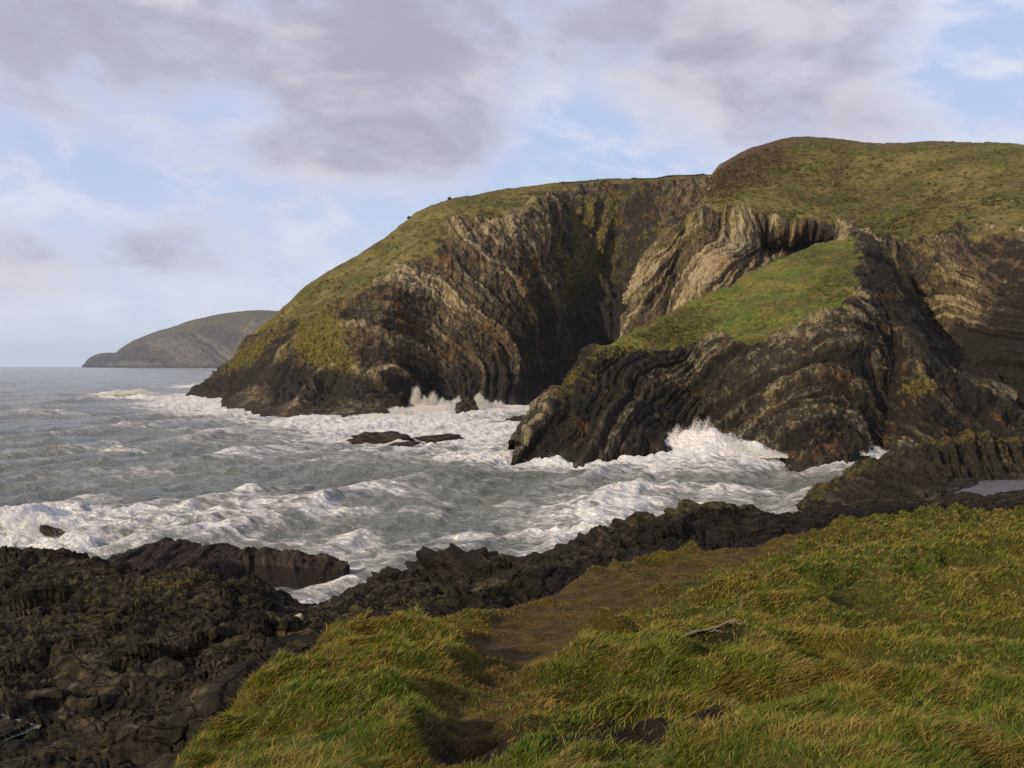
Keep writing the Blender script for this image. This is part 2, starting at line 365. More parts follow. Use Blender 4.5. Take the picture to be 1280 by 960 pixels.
headland('headland', 'grass topped headland with folded rock bands above the surf, left of the dark cove',
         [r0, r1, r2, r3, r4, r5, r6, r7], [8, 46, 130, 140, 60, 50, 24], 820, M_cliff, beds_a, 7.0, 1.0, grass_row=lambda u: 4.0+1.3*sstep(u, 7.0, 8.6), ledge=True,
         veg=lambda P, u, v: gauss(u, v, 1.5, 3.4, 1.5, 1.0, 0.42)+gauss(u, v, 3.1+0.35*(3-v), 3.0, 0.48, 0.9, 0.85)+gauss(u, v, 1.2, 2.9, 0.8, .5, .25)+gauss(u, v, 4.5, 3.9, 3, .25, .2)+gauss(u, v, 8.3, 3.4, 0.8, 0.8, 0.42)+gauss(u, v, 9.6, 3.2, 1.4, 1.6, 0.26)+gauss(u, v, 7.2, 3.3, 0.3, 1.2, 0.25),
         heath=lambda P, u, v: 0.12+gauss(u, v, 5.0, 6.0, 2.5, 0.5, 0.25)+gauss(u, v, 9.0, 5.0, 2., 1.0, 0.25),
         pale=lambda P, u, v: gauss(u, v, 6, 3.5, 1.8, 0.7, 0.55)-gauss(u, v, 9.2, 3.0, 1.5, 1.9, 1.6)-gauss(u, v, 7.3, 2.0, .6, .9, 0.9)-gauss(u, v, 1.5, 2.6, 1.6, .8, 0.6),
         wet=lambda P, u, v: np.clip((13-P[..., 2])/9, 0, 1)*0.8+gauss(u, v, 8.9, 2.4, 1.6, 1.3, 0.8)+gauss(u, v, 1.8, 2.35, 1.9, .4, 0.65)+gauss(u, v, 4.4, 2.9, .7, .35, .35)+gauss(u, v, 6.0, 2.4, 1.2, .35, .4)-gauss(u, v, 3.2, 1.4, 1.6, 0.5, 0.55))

b0 = R([(815, 500, 345), (775, 500, 303), (850, 500, 288), (900, 500, 278), (970, 500, 282), (1040, 510, 270), (1085, 520, 245), (1140, 530, 228), (1200, 540, 211), (1280, 540, 197), (1400, 540, 183), (1560, 540, 168)])
for p in b0: p[2] = -3.0
b2 = R([(830, 400, 348), (797, 405, 302), (850, 395, 292), (900, 380, 282), (965, 370, 292), (1040, 370, 282), (1085, 400, 258), (1140, 440, 236), (1200, 460, 216), (1280, 460, 203), (1400, 450, 190), (1560, 440, 176)])
b3 = R([(850, 320, 352), (808, 345, 306), (855, 330, 300), (900, 325, 290), (960, 312, 312), (1030, 308, 302), (1085, 325, 268), (1140, 350, 250), (1200, 380, 226), (1280, 380, 212), (1400, 370, 202), (1560, 370, 192)])
b4 = R([(885, 262, 360), (868, 260, 318), (880, 262, 310), (910, 267, 302), (960, 272, 301), (1040, 280, 298), (1085, 294, 285), (1140, 308, 268), (1200, 306, 246), (1280, 298, 234), (1400, 290, 228), (1560, 290, 220)])
b5 = R([(892, 240, 380), (888, 240, 345), (900, 235, 340), (925, 230, 338), (965, 225, 340), (1040, 228, 338), (1085, 234, 325), (1140, 240, 310), (1200, 241, 290), (1280, 238, 280), (1400, 240, 275), (1560, 250, 270)])
b6 = R([(889, 224, 410), (905, 207, 395), (925, 195, 390), (945, 185, 388), (985, 176.5, 385), (1040, 177, 380), (1085, 180, 370), (1140, 181, 360), (1200, 182, 350), (1280, 186, 340), (1400, 195, 335), (1560, 210, 330)])
b7 = [[x*1.3, y+150, z-6] for x, y, z in b6]
beds_b = [(0, [(915, 265), (903, 310), (880, 345), (850, 378)]), (1, [(935, 268), (925, 315), (900, 355)]), (2, [(955, 272), (945, 320), (930, 350)]), (3, [(1000, 282), (990, 330)]), (4, [(1040, 284), (1040, 310)]),
          (-1, [(890, 270), (870, 310), (845, 340), (815, 375)]), (-2, [(868, 275), (850, 305), (820, 340), (802, 365)]), (-3, [(815, 330), (800, 350)]),
          (6, [(1112, 293), (1166, 344), (1228, 376), (1280, 395)]), (7.2, [(1197, 310), (1222, 350)]), (9, [(1181, 288), (1275, 285)]), (7.9, [(1232, 319), (1275, 319)]), (3.5, [(1190, 413), (1222, 425), (1280, 440)]), (5, [(1100, 340), (1150, 390), (1190, 440)]), (1.5, [(1200, 480), (1280, 490)])]
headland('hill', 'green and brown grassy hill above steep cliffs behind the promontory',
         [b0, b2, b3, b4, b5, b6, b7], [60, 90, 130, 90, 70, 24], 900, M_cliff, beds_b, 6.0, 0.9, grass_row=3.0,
         veg=lambda P, u, v: gauss(u, v, 7.6, 2.4, 0.4, 1.0, 0.35)+gauss(u, v, 2.2, 2.6, 1.6, .4, .25),
         heath=lambda P, u, v: 0.12+gauss(u, v, 2.4, 4.5, 1.6, 0.75, 1.25)+gauss(u, v, 5.2, 4.2, 0.5, .6, 0.4)+gauss(u, v, 7.4, 3.6, 0.8, .5, 0.3),
         pale=lambda P, u, v: gauss(u, v, 2.2, 2.0, 1.6, 1.0, 0.95)+gauss(u, v, 8.2, 2.3, 0.5, 0.4, 0.6)-gauss(u, v, 9.6, 1.6, 1.2, 1.1, 1.0)-gauss(u, v, 8.8, 0.9, 2.0, 0.6, 1.2)-gauss(u, v, 4.4, 2.0, 0.7, 0.8, 1.4)-gauss(u, v, 7.0, 2.0, .6, .8, .7),  # far-right negative terms deepen the shadow painted on the cliff foot
         wet=lambda P, u, v: np.clip((8-P[..., 2])/9, 0, 1)*0.8+gauss(u, v, 9.6, 1.1, 1.7, 1.0, 1.2)+gauss(u, v, 4.5, 2.0, 0.7, 0.7, 0.7))  # wet waterline; far-right foot is painted shadow, mid-face patch simply darker

cw = [(637, 136), (668, 137), (728, 135), (800, 140), (868, 150), (950, 143), (1010, 137), (1058, 139), (1098, 152), (1140, 146), (1200, 152), (1270, 162)]
c1 = [[(px-640)/F*Y, Y, 0.0] for px, Y in cw]
c0 = [[x-0.8, y-3.5, -4.0] for x, y, z in c1]
c2 = R([(648, 562, 138), (685, 535, 142), (740, 520, 146), (805, 520, 152), (868, 520, 160), (950, 520, 154), (1010, 520, 147), (1055, 520, 149), (1099, 510, 160), (1143, 500, 157), (1195, 500, 165), (1260, 500, 180)])
c3 = R([(655, 552, 140), (697, 515, 150), (748, 480, 158), (810, 475, 164), (870, 475, 170), (950, 470, 163), (1010, 465, 156), (1055, 455, 159), (1098, 450, 169), (1145, 450, 171), (1185, 470, 185), (1240, 475, 205)])
c4 = R([(658, 548, 142), (706, 503, 156), (757, 447, 168), (815, 434, 176), (870, 428, 182), (945, 415, 178), (1010, 394, 174), (1055, 372, 177), (1092, 360, 192), (1128, 388, 198), (1168, 430, 210), (1220, 455, 230)])
c5 = R([(662, 545, 146), (712, 498, 165), (762, 438, 180), (810, 410, 195), (870, 377, 210), (945, 340, 225), (1010, 313, 235), (1052, 302, 240), (1079, 304, 240), (1108, 338, 240), (1145, 392, 242), (1190, 430, 248)])
c6 = [[x*1.12-6, y+22, z-9 if i < 6 else z-4] for i, (x, y, z) in enumerate(c5)]
c7 = [[x*1.2-10, y+48, -4.0 if i < 6 else z-16] for i, (x, y, z) in enumerate(c5)]
beds_c = [(0, [(981, 449), (991, 430), (1022, 415), (1048, 417), (1069, 430), (1089, 470), (1094, 516), (929, 480), (888, 516), (867, 532)]),
          (1, [(1012, 404), (981, 417), (950, 444), (898, 496), (847, 527), (1058, 404), (1084, 434), (1099, 470)]), (2, [(950, 418), (909, 447), (847, 486), (816, 516), (1072, 392), (1105, 434), (1120, 480)]),
          (3, [(867, 437), (826, 465), (775, 516), (1078, 372)]), (4, [(764, 470), (733, 516)]), (5.3, [(713, 516)]), (-1.2, [(991, 470), (1058, 470), (950, 501), (909, 527)]), (-2.2, [(991, 496), (1058, 496), (940, 522)]), (-3.2, [(981, 522), (1074, 522)]), (-4.2, [(981, 547), (1074, 547)]),
          (4.4, [(1088, 335), (1104, 360), (1136, 384), (1187, 426), (1205, 455)]), (3.2, [(1105, 400), (1140, 445), (1175, 490)]), (2.4, [(1120, 450), (1140, 500)]), (3.6, [(940, 345), (1000, 318), (1055, 303)])]
headland('promontory', 'low promontory with a bright green grass wedge over arched rock layers',
         [c0, c1, c2, c3, c4, c5, c6, c7], [8, 70, 70, 80, 150, 30, 20], 900, M_prom, beds_c, 4.2, 0.85, gfr=1.6, relief=0.8, gamp=1.9,
         grass=lambda P, u, v: sstep(v+0.20*fbm(P[..., 0]*.09, P[..., 1]*.09, P[..., 2]*.09, 4, .6, 2.), 3.76, 3.95)*sstep(u, 1.5, 2.3)*(1-sstep(u+0.5*fbm(P[..., 0]*.08, P[..., 1]*.08, P[..., 2]*.1, 3, .6, 9.), 7.1, 7.7)),
         veg=lambda P, u, v: gauss(u, v, 1.6, 3.6, 1.0, 1.0, 0.35)+gauss(u, v, 3.0, 3.9, 1.5, 0.35, 0.45)+gauss(u, v, 9.2, 4.9, 0.9, 0.25, 0.9)+gauss(u, v, 8.6, 4.2, .15, .7, .4)+gauss(u, v, 9.0, 2.1, 0.5, .35, 0.5),
         pale=lambda P, u, v: -0.30+gauss(u, v, 5.6, 3.85, 1.7, 0.2, 1.0)+gauss(u, v, 7.2, 4.2, 0.4, 0.6, 0.6)+gauss(u, v, 6.4, 2.3, 1.3, 0.9, 0.2)-gauss(u, v, 2.5, 2.3, 2.0, 1.3, 0.5)-gauss(u, v, 9.8, 3.4, 1.2, 1.4, 0.6),
         wet=lambda P, u, v: np.clip((5-P[..., 2])/5, 0, 1)*0.55+gauss(u, v, 8.0, 1.6, 0.16, 1.2, 1.2)+gauss(u, v, 10.6, 2.6, 1.2, 1.6, 0.6))  # wet foot, with a darker cleft strip and a darker right flank

# far headland with the little stack at its tip
fp = [(108, 459.4, 3900), (118, 446, 3870), (135, 440.5, 3850), (147, 448, 3800), (155, 438, 3700), (175, 424, 3500), (215, 409, 3350), (260, 396, 3250), (310, 389, 3150), (350, 388.5, 3100), (420, 386, 3050), (520, 386, 3000)]
q5 = R([(a_, b_, c_*1.55) for a_, b_, c_ in fp])
q1 = [[x, y-240*min(1, i/3)-30, 0.0] for i, (x, y, z) in enumerate(q5)]
q0 = [[x, y-30, -20.0] for x, y, z in q1]
q3 = [[a[0]*0.55+b[0]*0.45, a[1]*0.55+b[1]*0.45, b[2]*0.55] for a, b in zip(q1, q5)]
q6 = [[x+160, y+400, z*0.7] for x, y, z in q5]
headland('distant_headland', 'hazy blue grey headland far across the sea at the horizon', [q0, q1, q3, q5, q6], [6, 60, 60, 20], 420, M_far,
         lambda X, Y, Z: (Z+0.5*softp(X+1600, 90))/60, 60.0, 0.55, grass_row=2.25, gfr=0.12,
         wet=lambda P, u, v: np.clip((22-P[..., 2])/20, 0, 1)*0.8)
print('headlands', round(time.time()-T0, 1))

# ------------------------------------------------------------------ near shore: turf bank, rocks, sea bed as one height field in polar layout
def tps(pts):
    """thin-plate spline of height over (bearing, log distance)"""
    A = np.array([[(p[0]-640)/640.0, math.log(p[1])*1.6] for p in pts]); z = np.array([p[2] for p in pts])
    def K(r2): return 0.5*r2*np.log(r2+1e-12)
    D = ((A[:, None]-A[None])**2).sum(-1); n = len(pts)
    L = np.zeros((n+3, n+3)); L[:n, :n] = K(D)+1e-4*np.eye(n); L[:n, n] = 1; L[:n, n+1:] = A; L[n, :n] = 1; L[n+1:, :n] = A.T
    w = np.linalg.solve(L, np.concatenate([z, [0, 0, 0]]))
    def f(px, Y):
        a = (np.asarray(px)-640)/640.0; b = np.log(np.asarray(Y))*1.6
        r = w[n]+w[n+1]*a+w[n+2]*b
        for i in range(n): r = r+w[i]*K((a-A[i, 0])**2+(b-A[i, 1])**2)
        return r
    return f
zz = lambda px, py, Y: (px, Y, EYE+(HZ-py)/F*Y)
gpts = [zz(*p) for p in [(250, 960, 7), (640, 960, 6), (1000, 960, 6), (1280, 960, 6), (300, 892, 9.5), (640, 864, 9), (1000, 860, 9), (1280, 860, 9), (430, 816, 13), (640, 786, 14), (850, 780, 14), (1280, 780, 13),
        (700, 741, 18), (850, 722, 20), (1050, 720, 19), (1280, 705, 18.5), (790, 712, 25), (960, 688, 30), (1100, 667, 36), (1200, 662, 37), (1280, 660, 37), (-100, 1000, 6), (1500, 960, 6), (1500, 780, 13), (1500, 640, 37)]]
gpts += [(p, 2.0, 10.35) for p in (-900, 0, 640, 1280, 2200)]+[(p, 3.5, 10.2) for p in (-300, 640, 1500)]+[(2200, 30, 8.5), (2200, 12, 9.5)]
zg = tps(gpts)
rpts = [zz(*p) for p in [(0, 960, 16), (150, 960, 14.5), (235, 960, 13), (-150, 960, 17), (0, 860, 24), (150, 860, 22), (250, 880, 17), (-150, 800, 33), (0, 790, 34), (150, 790, 32), (250, 800, 28), (330, 812, 22),
        (0, 722, 48), (150, 732, 46), (280, 756, 41), (380, 758, 35), (430, 765, 28), (-100, 690, 57), (0, 690, 58), (100, 698, 57), (180, 722, 54), (270, 742, 52), (345, 744, 49), (375, 747, 46), (430, 746, 49),
        (500, 727, 52), (560, 724, 50), (590, 713, 52), (640, 710, 52), (700, 706, 54), (740, 690, 57), (780, 678, 60), (830, 667, 63), (900, 658, 66), (1000, 655, 72), (1040, 650, 75),
        (500, 765, 26), (600, 750, 27), (700, 722, 33), (760, 706, 38), (850, 682, 43), (950, 660, 50), (1050, 652, 56), (1100, 645, 60), (1200, 638, 62), (1280, 634, 62), (1500, 640, 60)]]
rpts += [(px, Y, -2.6) for px, Y in [(-400, 74), (-100, 71), (0, 73), (100, 70), (200, 62), (290, 57), (345, 54.5), (375, 51), (430, 54), (500, 59), (590, 62), (700, 64), (780, 70), (900, 77), (1000, 84), (1040, 92)]]
rpts += [(px, Y*1.5, -5) for px, Y in [(-400, 74), (0, 73), (200, 66), (430, 60), (700, 64), (900, 77), (1000, 84)]]
rpts += [(1190, 80, 1.9), (1280, 84, 1.9), (1400, 84, 2.0), (1110, 70, 2.9), (1100, 82, 2.2), (1120, 100, 1.0), (1250, 102, 1.0), (1400, 102, 1.5), (1080, 118, -3), (1160, 122, -2), (1300, 125, 1), (1500, 140, 3),
         (1200, 160, 2), (1280, 180, 4), (1450, 180, 8), (1060, 200, -4), (2200, 100, 9), (2200, 200, 20), (1700, 90, 4), (900, 220, -6), (-900, 40, 3), (-900, 15, 6), (-900, 90, -4)]
zr = tps(rpts)
edge = np.array([(-900, 2.2), (-300, 2.8), (0, 3.6), (120, 4.6), (200, 5.8), (240, 7.2), (262, 8.4), (300, 9.5), (380, 11.5), (430, 13), (500, 13.8), (560, 15), (630, 16.2), (700, 18.5), (760, 22.5), (800, 26), (860, 28.5), (960, 31.5),
                 (1040, 35), (1100, 37), (1200, 38), (1280, 38.5), (1500, 40), (2200, 45)])
def axis(spec):
    return np.concatenate([np.linspace(a, b, n, endpoint=False) for a, b, n in spec]+[[spec[-1][1]]])
gx = axis([(-14000, -900, 50), (-900, -120, 60), (-120, 1400, 1180), (1400, 2200, 60), (2200, 15000, 50)])
gl = np.exp(axis([(math.log(1.6), math.log(5), 50), (math.log(5), math.log(24), 330), (math.log(24), math.log(80), 420), (math.log(80), math.log(240), 90)]))
PX, YY = np.meshgrid(gx, gl)
XX = (PX-640)/F*YY
PX = np.clip(PX, -900, 2200)          # beyond that the bank simply carries on sideways
ye = np.exp(np.interp(PX, edge[:, 0], np.log(edge[:, 1])))
ye = ye*(1+0.045*fbm(XX*0.35, YY*0.35, XX*0, 3, 0.55, 1.5))
wdt = 0.05*ye+0.25
turf = sstep(YY, ye+wdt, ye-0.2*wdt)
lipz = zg(PX, np.minimum(YY, ye*1.03))
zrock = np.clip(zr(PX, YY), -6, 40)
zrock = np.minimum(zrock, lipz-0.25+0*zrock)
# tussocks
def tuss(x, y):
    a = 1-np.abs(pn(x*0.85, y*0.85, 0.3)); b = 1-np.abs(pn(x*1.9+7, y*1.9, 4.1)); c = pn(x*0.33, y*0.33, 9.0)
    return np.clip(0.52*(a-0.45)+0.30*(b-0.45)+0.26*c, -0.35, 0.8)
def path_mask(px, Y):
    """worn, short brown turf that runs from the near bank to the far edge"""
    cx = np.interp(np.log(Y), np.log([5, 8, 10, 13, 17, 22, 28]), [560, 610, 645, 690, 770, 850, 940]); w = np.interp(np.log(Y), np.log([5, 9, 13, 20, 30]), [70, 85, 140, 180, 90])
    return np.exp(-((px-cx)/w)**2)
path = np.clip(path_mask(PX, YY)*1.05*(0.8+0.2*sstep(YY, 7, 11))+0.42*fbm(XX*0.6, YY*0.6, XX*0, 4, .6, 3.3)-0.05, 0, 1)*sstep(PX, 150, 350)
ts = tuss(XX, YY)*(1-0.8*path)*np.interp(YY, [2, 6, 40], [0.7, 1, 1.6])*sstep(ye-YY, -0.5, 1.5)
mound = lambda px, Y, rx, ry, h: h*np.exp(-((XX-(px-640)/F*Y)/rx)**2-((YY-Y)/ry)**2)
bank = mound(745, 10.3, 0.42, 0.45, 0.42)+mound(860, 9.6, 0.6, 0.5, 0.16)+mound(330, 9.4, 0.5, 0.7, .06)+mound(440, 12.4, 0.7, .6, .08)+mound(1110, 29, 1.8, 1.6, 0.35)+mound(1180, 31, 1.6, 1.5, .35)+mound(980, 13.5, 1.4, .8, .22)
hollow = mound(615, 6.1, 0.3, 0.35, -0.18)+mound(765, 6.0, .45, .4, -.22)+mound(690, 11.5, .8, .7, -.08)
zt = zg(PX, YY)+ts+bank+hollow
# crags
ca, sa = math.cos(0.5), math.sin(0.5)
along = XX*ca+YY*sa*0.7; acr = -XX*sa+YY*ca
wob = fbm(XX*0.12, YY*0.12, XX*0, 3, 0.5, 2.7)
slab = saw(acr*0.24+0.9*wob)+0.5*saw(acr*0.71+1.6*wob+0.25*along)
def blocks(x, y, seed):
    """cracked blocks: every cell is a tilted plane with its own height"""
    xi = np.floor(x).astype(np.int32); yi = np.floor(y).astype(np.int32)
    best = np.full(x.shape, 1e9, np.float32); sec = best.copy(); val = np.zeros(x.shape, np.float32)
    for ox_ in (-1, 0, 1):
        for oy_ in (-1, 0, 1):
            h = _p[_p[(xi+ox_) & 255]+((yi+oy_+seed) & 255)]
            cx_ = xi+ox_+0.5+0.45*_g[h, 0]; cy_ = yi+oy_+0.5+0.45*_g[h, 1]
            d = (x-cx_)**2+(y-cy_)**2
            hv = 0.9*_g[(h*7+3) & 255, 2]+0.75*_g[(h*3+1) & 255, 0]*(x-cx_)+0.75*_g[(h*5+2) & 255, 1]*(y-cy_)
            c_ = d < best
            sec = np.where(c_, best, np.minimum(sec, d)); val = np.where(c_, hv, val); best = np.where(c_, d, best)
    gap = np.sqrt(sec)-np.sqrt(best)
    return val-0.5*(1-sstep(gap, 0.0, 0.16))
w1 = fbm(XX*0.3, YY*0.3, XX*0, 3, .5, 12.); w2 = fbm(XX*0.3, YY*0.3, XX*0+5, 3, .5, 14.)
al = along+1.1*w1; ac = acr+1.1*w2
crag = (0.55*blocks(al*0.16, ac*0.34, 11)+0.26*blocks(al*0.42, ac*0.85, 47)+0.10*blocks(al*1.15+0.3*w2, ac*2.1, 90)+0.16*fbm(XX*0.9, YY*0.9, XX*0, 4, .6, 27.)
        +0.45*(slab-0.75)+0.55*fbm(XX*0.07, YY*0.07, XX*0, 3, .5, 7.)+0.10*ridged(XX*1.6, YY*1.6, XX*0, 3, .55, 6.)-0.45)
near = np.interp(YY, [8, 25, 60, 110, 200], [0.55, 0.8, 0.85, 1.0, 2.0])
pool = np.exp(-((YY-np.interp(PX, [1188, 1228, 1280, 1400], [80.5, 84.8, 88.3, 89.0]))/np.interp(PX, [1188, 1228, 1280, 1420], [0.5, 5.0, 4.4, 4.5]))**4)*sstep(PX, 1184, 1202)*sstep(PX, 1460, 1400)
zk = zrock+near*crag*(1-0.9*pool)*sstep(zrock, -5, -1.0)
rim = sstep(PX, 1130, 1180)*sstep(YY, 58, 66)*sstep(YY, 112, 100)
zk = zk*(1-rim)+rim*np.maximum(zk*0.5+1.15, 2.42+0.12*fbm(XX*0.4, YY*0.4, XX*0, 3, .5, 2.)+0.22*blocks(al*0.42, ac*0.85, 47)+0.12*blocks(al*1.15, ac*2.1, 90))
zk = zk*(1-pool)+pool*np.minimum(zk, 2.05)
for ppx, pY, pz, rpx, rY_ in ((2, 20.3, 5.43, 52, 1.3), (2, 18.3, 5.67, 38, 0.6)):
    pm = np.exp(-((PX-ppx)/rpx)**4-((YY-pY)/rY_)**4)
    zk = zk*(1-pm)+pm*np.minimum(zk, pz-0.25)
zk = np.where((YY < 46) & (PX > 150), np.maximum(zk, 0.35+0.25*zk), zk)
Zf = zk+(zt-zk)*turf
jit = (1-turf)*near
P = np.stack([XX+jit*0.35*fbm(XX*0.5, YY*0.5, Zf*0.5, 3, .5, 11.), YY+jit*0.35*fbm(XX*0.5, YY*0.5, Zf*0.5, 3, .5, 17.), Zf], -1)

m, N = new_mat('shore_ground')
pos = N.n('NewGeometry', out='Position'); gr = N.attr('grass'); veg = N.attr('veg'); wet = N.attr('wet'); st = N.attr('strat'); pa = N.attr('path'); ba = N.attr('bare')
n1 = N.noise(pos, 0.35, 5, 0.65); n2 = N.noise(pos, 2.4, 6, 0.7); n3 = N.noise(pos, 11, 4, 0.7)
bd = N.noise(N.m('ADD', st, N.m('MULTIPLY', n1, 1.0)), 2.4, 4, 0.7, dim='1D')
k = add_(N, N.m('MULTIPLY', n1, 0.35), N.m('MULTIPLY', n2, 0.45), N.m('MULTIPLY', bd, 0.35), N.m('MULTIPLY', n3, 0.2), -0.18)
c = N.mix(N.ss(k, 0.38, 0.60), (0.010, 0.009, 0.0065), (0.046, 0.038, 0.023))
c = N.mix(N.ss(k, 0.53, 0.70), c, (0.13, 0.11, 0.072))
vm = N.ss(N.m('ADD', veg, N.m('MULTIPLY', N.m('SUBTRACT', n2, 0.5), 1.5)), 0.42, 0.68)
c = N.mix(N.m('MULTIPLY', vm, 0.85), c, N.mix(N.ss(n3, 0.35, 0.65), (0.055, 0.052, 0.013), (0.13, 0.10, 0.020)))
wm = N.ss(N.m('ADD', wet, N.m('MULTIPLY', N.m('SUBTRACT', n1, 0.5), 0.6)), 0.35, 0.7)
c = N.mix(N.m('MULTIPLY', wm, 0.75), c, (0.011, 0.010, 0.009))
g1 = N.mix(N.ss(n2, 0.35, 0.65), (0.028, 0.036, 0.008), (0.075, 0.066, 0.016))
g1 = N.mix(N.m('MULTIPLY', pa, 0.7), g1, N.mix(N.ss(n2, 0.35, 0.65), (0.055, 0.027, 0.009), (0.110, 0.056, 0.017)))
g1 = N.mix(ba, g1, (0.014, 0.010, 0.007))
c = N.mix(N.ss(N.m('ADD', gr, N.m('MULTIPLY', N.m('SUBTRACT', n2, 0.5), 0.5)), 0.4, 0.6), c, g1)
vo = N.n('TexVoronoi', {'Vector': N.n('VectorMath', {0: N.vscale(pos, (1.0, 1.5, 2.2)), 1: N.n('VectorMath', {0: N.n('TexNoise', {'Vector': pos, 'Scale': 1.5, 'Detail': 3.0}, out=1), 1: (0.9, 0.9, 0.9)}, operation='MULTIPLY')}, operation='ADD'), 'Scale': 1.1}, feature='DISTANCE_TO_EDGE')
vb = N.n('TexVoronoi', {'Vector': N.vscale(pos, (2.3, 3.4, 4.5)), 'Scale': 1.3}, feature='F1')
hgt = add_(N, N.m('MULTIPLY', n2, 0.9), N.m('MULTIPLY', n3, 0.4), N.m('MULTIPLY', bd, 0.4), N.m('MULTIPLY', N.m('MULTIPLY', N.ss(vo, 0.0, 0.10), 1.6), N.m('SUBTRACT', 1.0, gr)), N.m('MULTIPLY', vb, 0.5))
finish(N, c, 0.85, N.n('Bump', {'Strength': 0.9, 'Distance': 0.28, 'Height': hgt}), 0.12)
M_ground = m
bare = np.clip(0.95*np.exp(-((PX-893)/48)**2-((YY-8.66)/0.26)**2)+sstep(fbm(XX*1.1, YY*1.1, XX*0, 4, .55, 21.), 0.0, 0.35)*sstep(YY, 7.6, 6.4)*sstep(PX, 480, 600)*sstep(PX, 1000, 860)
               + 1.3*np.exp(-((PX-775)/95)**2-((YY-5.95)/0.42)**2)+1.2*np.exp(-((PX-615)/55)**2-((YY-6.0)/0.42)**2), 0, 1)
vegk = 0.26+0.36*fbm(XX*0.09, YY*0.09, XX*0, 3, .5, 31.)+0.25*sstep(Zf-zrock, 0.3, 1.0)*sstep(YY, 35, 50)+0.25*np.exp(-((PX-520)/160)**2-((YY-30)/9)**2)
wet_shade_k = np.clip((1.3-Zf)/1.4, 0, 1)*0.8+0.9*np.exp(-((YY-ye*1.55)/(ye*0.5))**2)*sstep(YY, ye, ye*1.1)  # wet near the sea; the band past the turf edge is painted gully shade
ground = raw_mesh('ground', P, grid_faces(*P.shape[:2]), M_ground, dict(strat=acr*0.6, grass=turf, veg=vegk, wet=wet_shade_k, path=path, bare=bare))
setting(ground, 'grassy bank falling to a dark rocky shore')
print('ground', round(time.time()-T0, 1))

# ------------------------------------------------------------------ sea
wrows = [HZ+d for d in ()]
oy = np.concatenate([1/np.linspace(1/44.0, 1/700.0, 760), np.geomspace(710, 16500, 110)])
ox = axis([(-900, -60, 60), (-60, 1200, 760), (1200, 2200, 40)])
OX, OY = np.meshgrid(ox, oy); WX = (OX-640)/F*OY; WY = OY
fade = np.interp(OY, [0, 400, 1500, 6000], [1, 1, 0.8, 0.15])
WZ = 0*WX; crest = 0*WX
wr = np.random.default_rng(3)
for i in range(22):
    L = 46*0.80**i if i < 16 else wr.uniform(2, 6); L = max(L, 1.6)
    th = math.radians(-62+wr.normal(0, 22)); kx, ky = math.sin(th)*-1, -math.cos(th)
    a = 0.0125*L*wr.uniform(0.6, 1.2) if i > 0 else 0.45
    if L < 9: a *= 1.6
    res = OY*OY/(F*EYE)*1.3+OY/F*2
    att = np.clip(1.5-2.2*np.minimum(res, 1e6)*abs(ky)/L, 0, 1) if L < 30 else 1.0
    ph = 2*math.pi/L*(kx*WX+ky*WY)+wr.uniform(0, 6.28)+1.2*pn(WX/60.0, WY/60.0, i*3.1)
    w_ = np.exp(1.1*(np.sin(ph)-1))*2-0.9
    WZ = WZ+a*w_*att; crest = crest+a*np.sin(ph)*att
WZ *= fade
shore_pts = []
def poly(pts, step=1.0):
    pts = np.array(pts, float); out = []
    for a, b in zip(pts[:-1], pts[1:]):
        k = max(2, int(np.hypot(*(b-a))/step)); out.append(a+(b-a)*np.linspace(0, 1, k, endpoint=False)[:, None])
    return np.concatenate(out+[pts[-1:]])
wxy = lambda L: [((px-640)/F*Y, Y) for px, Y in L]
def dist_to(pts):
    d = np.full(WX.shape, 1e9, np.float32)
    x = WX.astype(np.float32); y = WY.astype(np.float32)
    for px, py in pts: np.minimum(d, (x-px)**2+(y-py)**2, out=d)
    return np.sqrt(d)
def foamband(dist, w): return np.exp(-(dist/w)**1.3)
d_a = dist_to(poly(wxy(wl[:10]), 6.0)); d_c = dist_to(poly(wxy(cw[:9]), 3.0))
nearY = np.interp(OX, [-400, 0, 100, 200, 345, 375, 430, 500, 590, 700, 780, 900, 1000, 1060], [70, 68, 66, 62, 54, 50, 54, 57, 58, 60, 65, 72, 79, 92])
d_n = np.abs(OY-nearY)*np.where(OY > nearY, 1, 0.3)
Pf = lambda px, py, rx, ry, a: a*np.exp(-np.abs((OX-px)/rx)**2.2-np.abs((EYE*F/OY-(py-HZ))/ry)**2.2)
foam = 0.66*foamband(d_a, 16)+0.70*foamband(d_c, 9)+0.44*foamband(d_n, 14)
foam += Pf(240, 505, 70, 9, 0.65)+Pf(560, 540, 150, 22, 0.55)+Pf(600, 512, 90, 8, .4)+Pf(400, 533, 130, 10, 0.38)+Pf(860, 582, 150, 12, 0.40)+Pf(500, 668, 330, 20, 0.22)+Pf(60, 660, 90, 30, 0.35)+Pf(200, 655, 200, 14, .12)
foam += Pf(900, 615, 180, 18, 0.22)+Pf(440, 690, 90, 22, 0.35)+Pf(700, 640, 130, 18, .25)+Pf(330, 625, 300, 10, 0.08)+Pf(150, 494, 40, 5, .35)+Pf(330, 640, 200, 8, .12)+Pf(230, 483, 40, 3, .35)
foam += 0.10*fbm(WX*0.03, WY*0.03, WX*0, 3, .5, 5.)+0.22*np.clip(crest, -0.8, 2)*fade+0.29
foam += Pf(560, 545, 170, 26, 0.36)+Pf(130, 600, 170, 14, 0.12)+Pf(250, 560, 200, 10, .1)+Pf(560, 665, 260, 22, 0.14)+Pf(760, 640, 90, 16, .2)
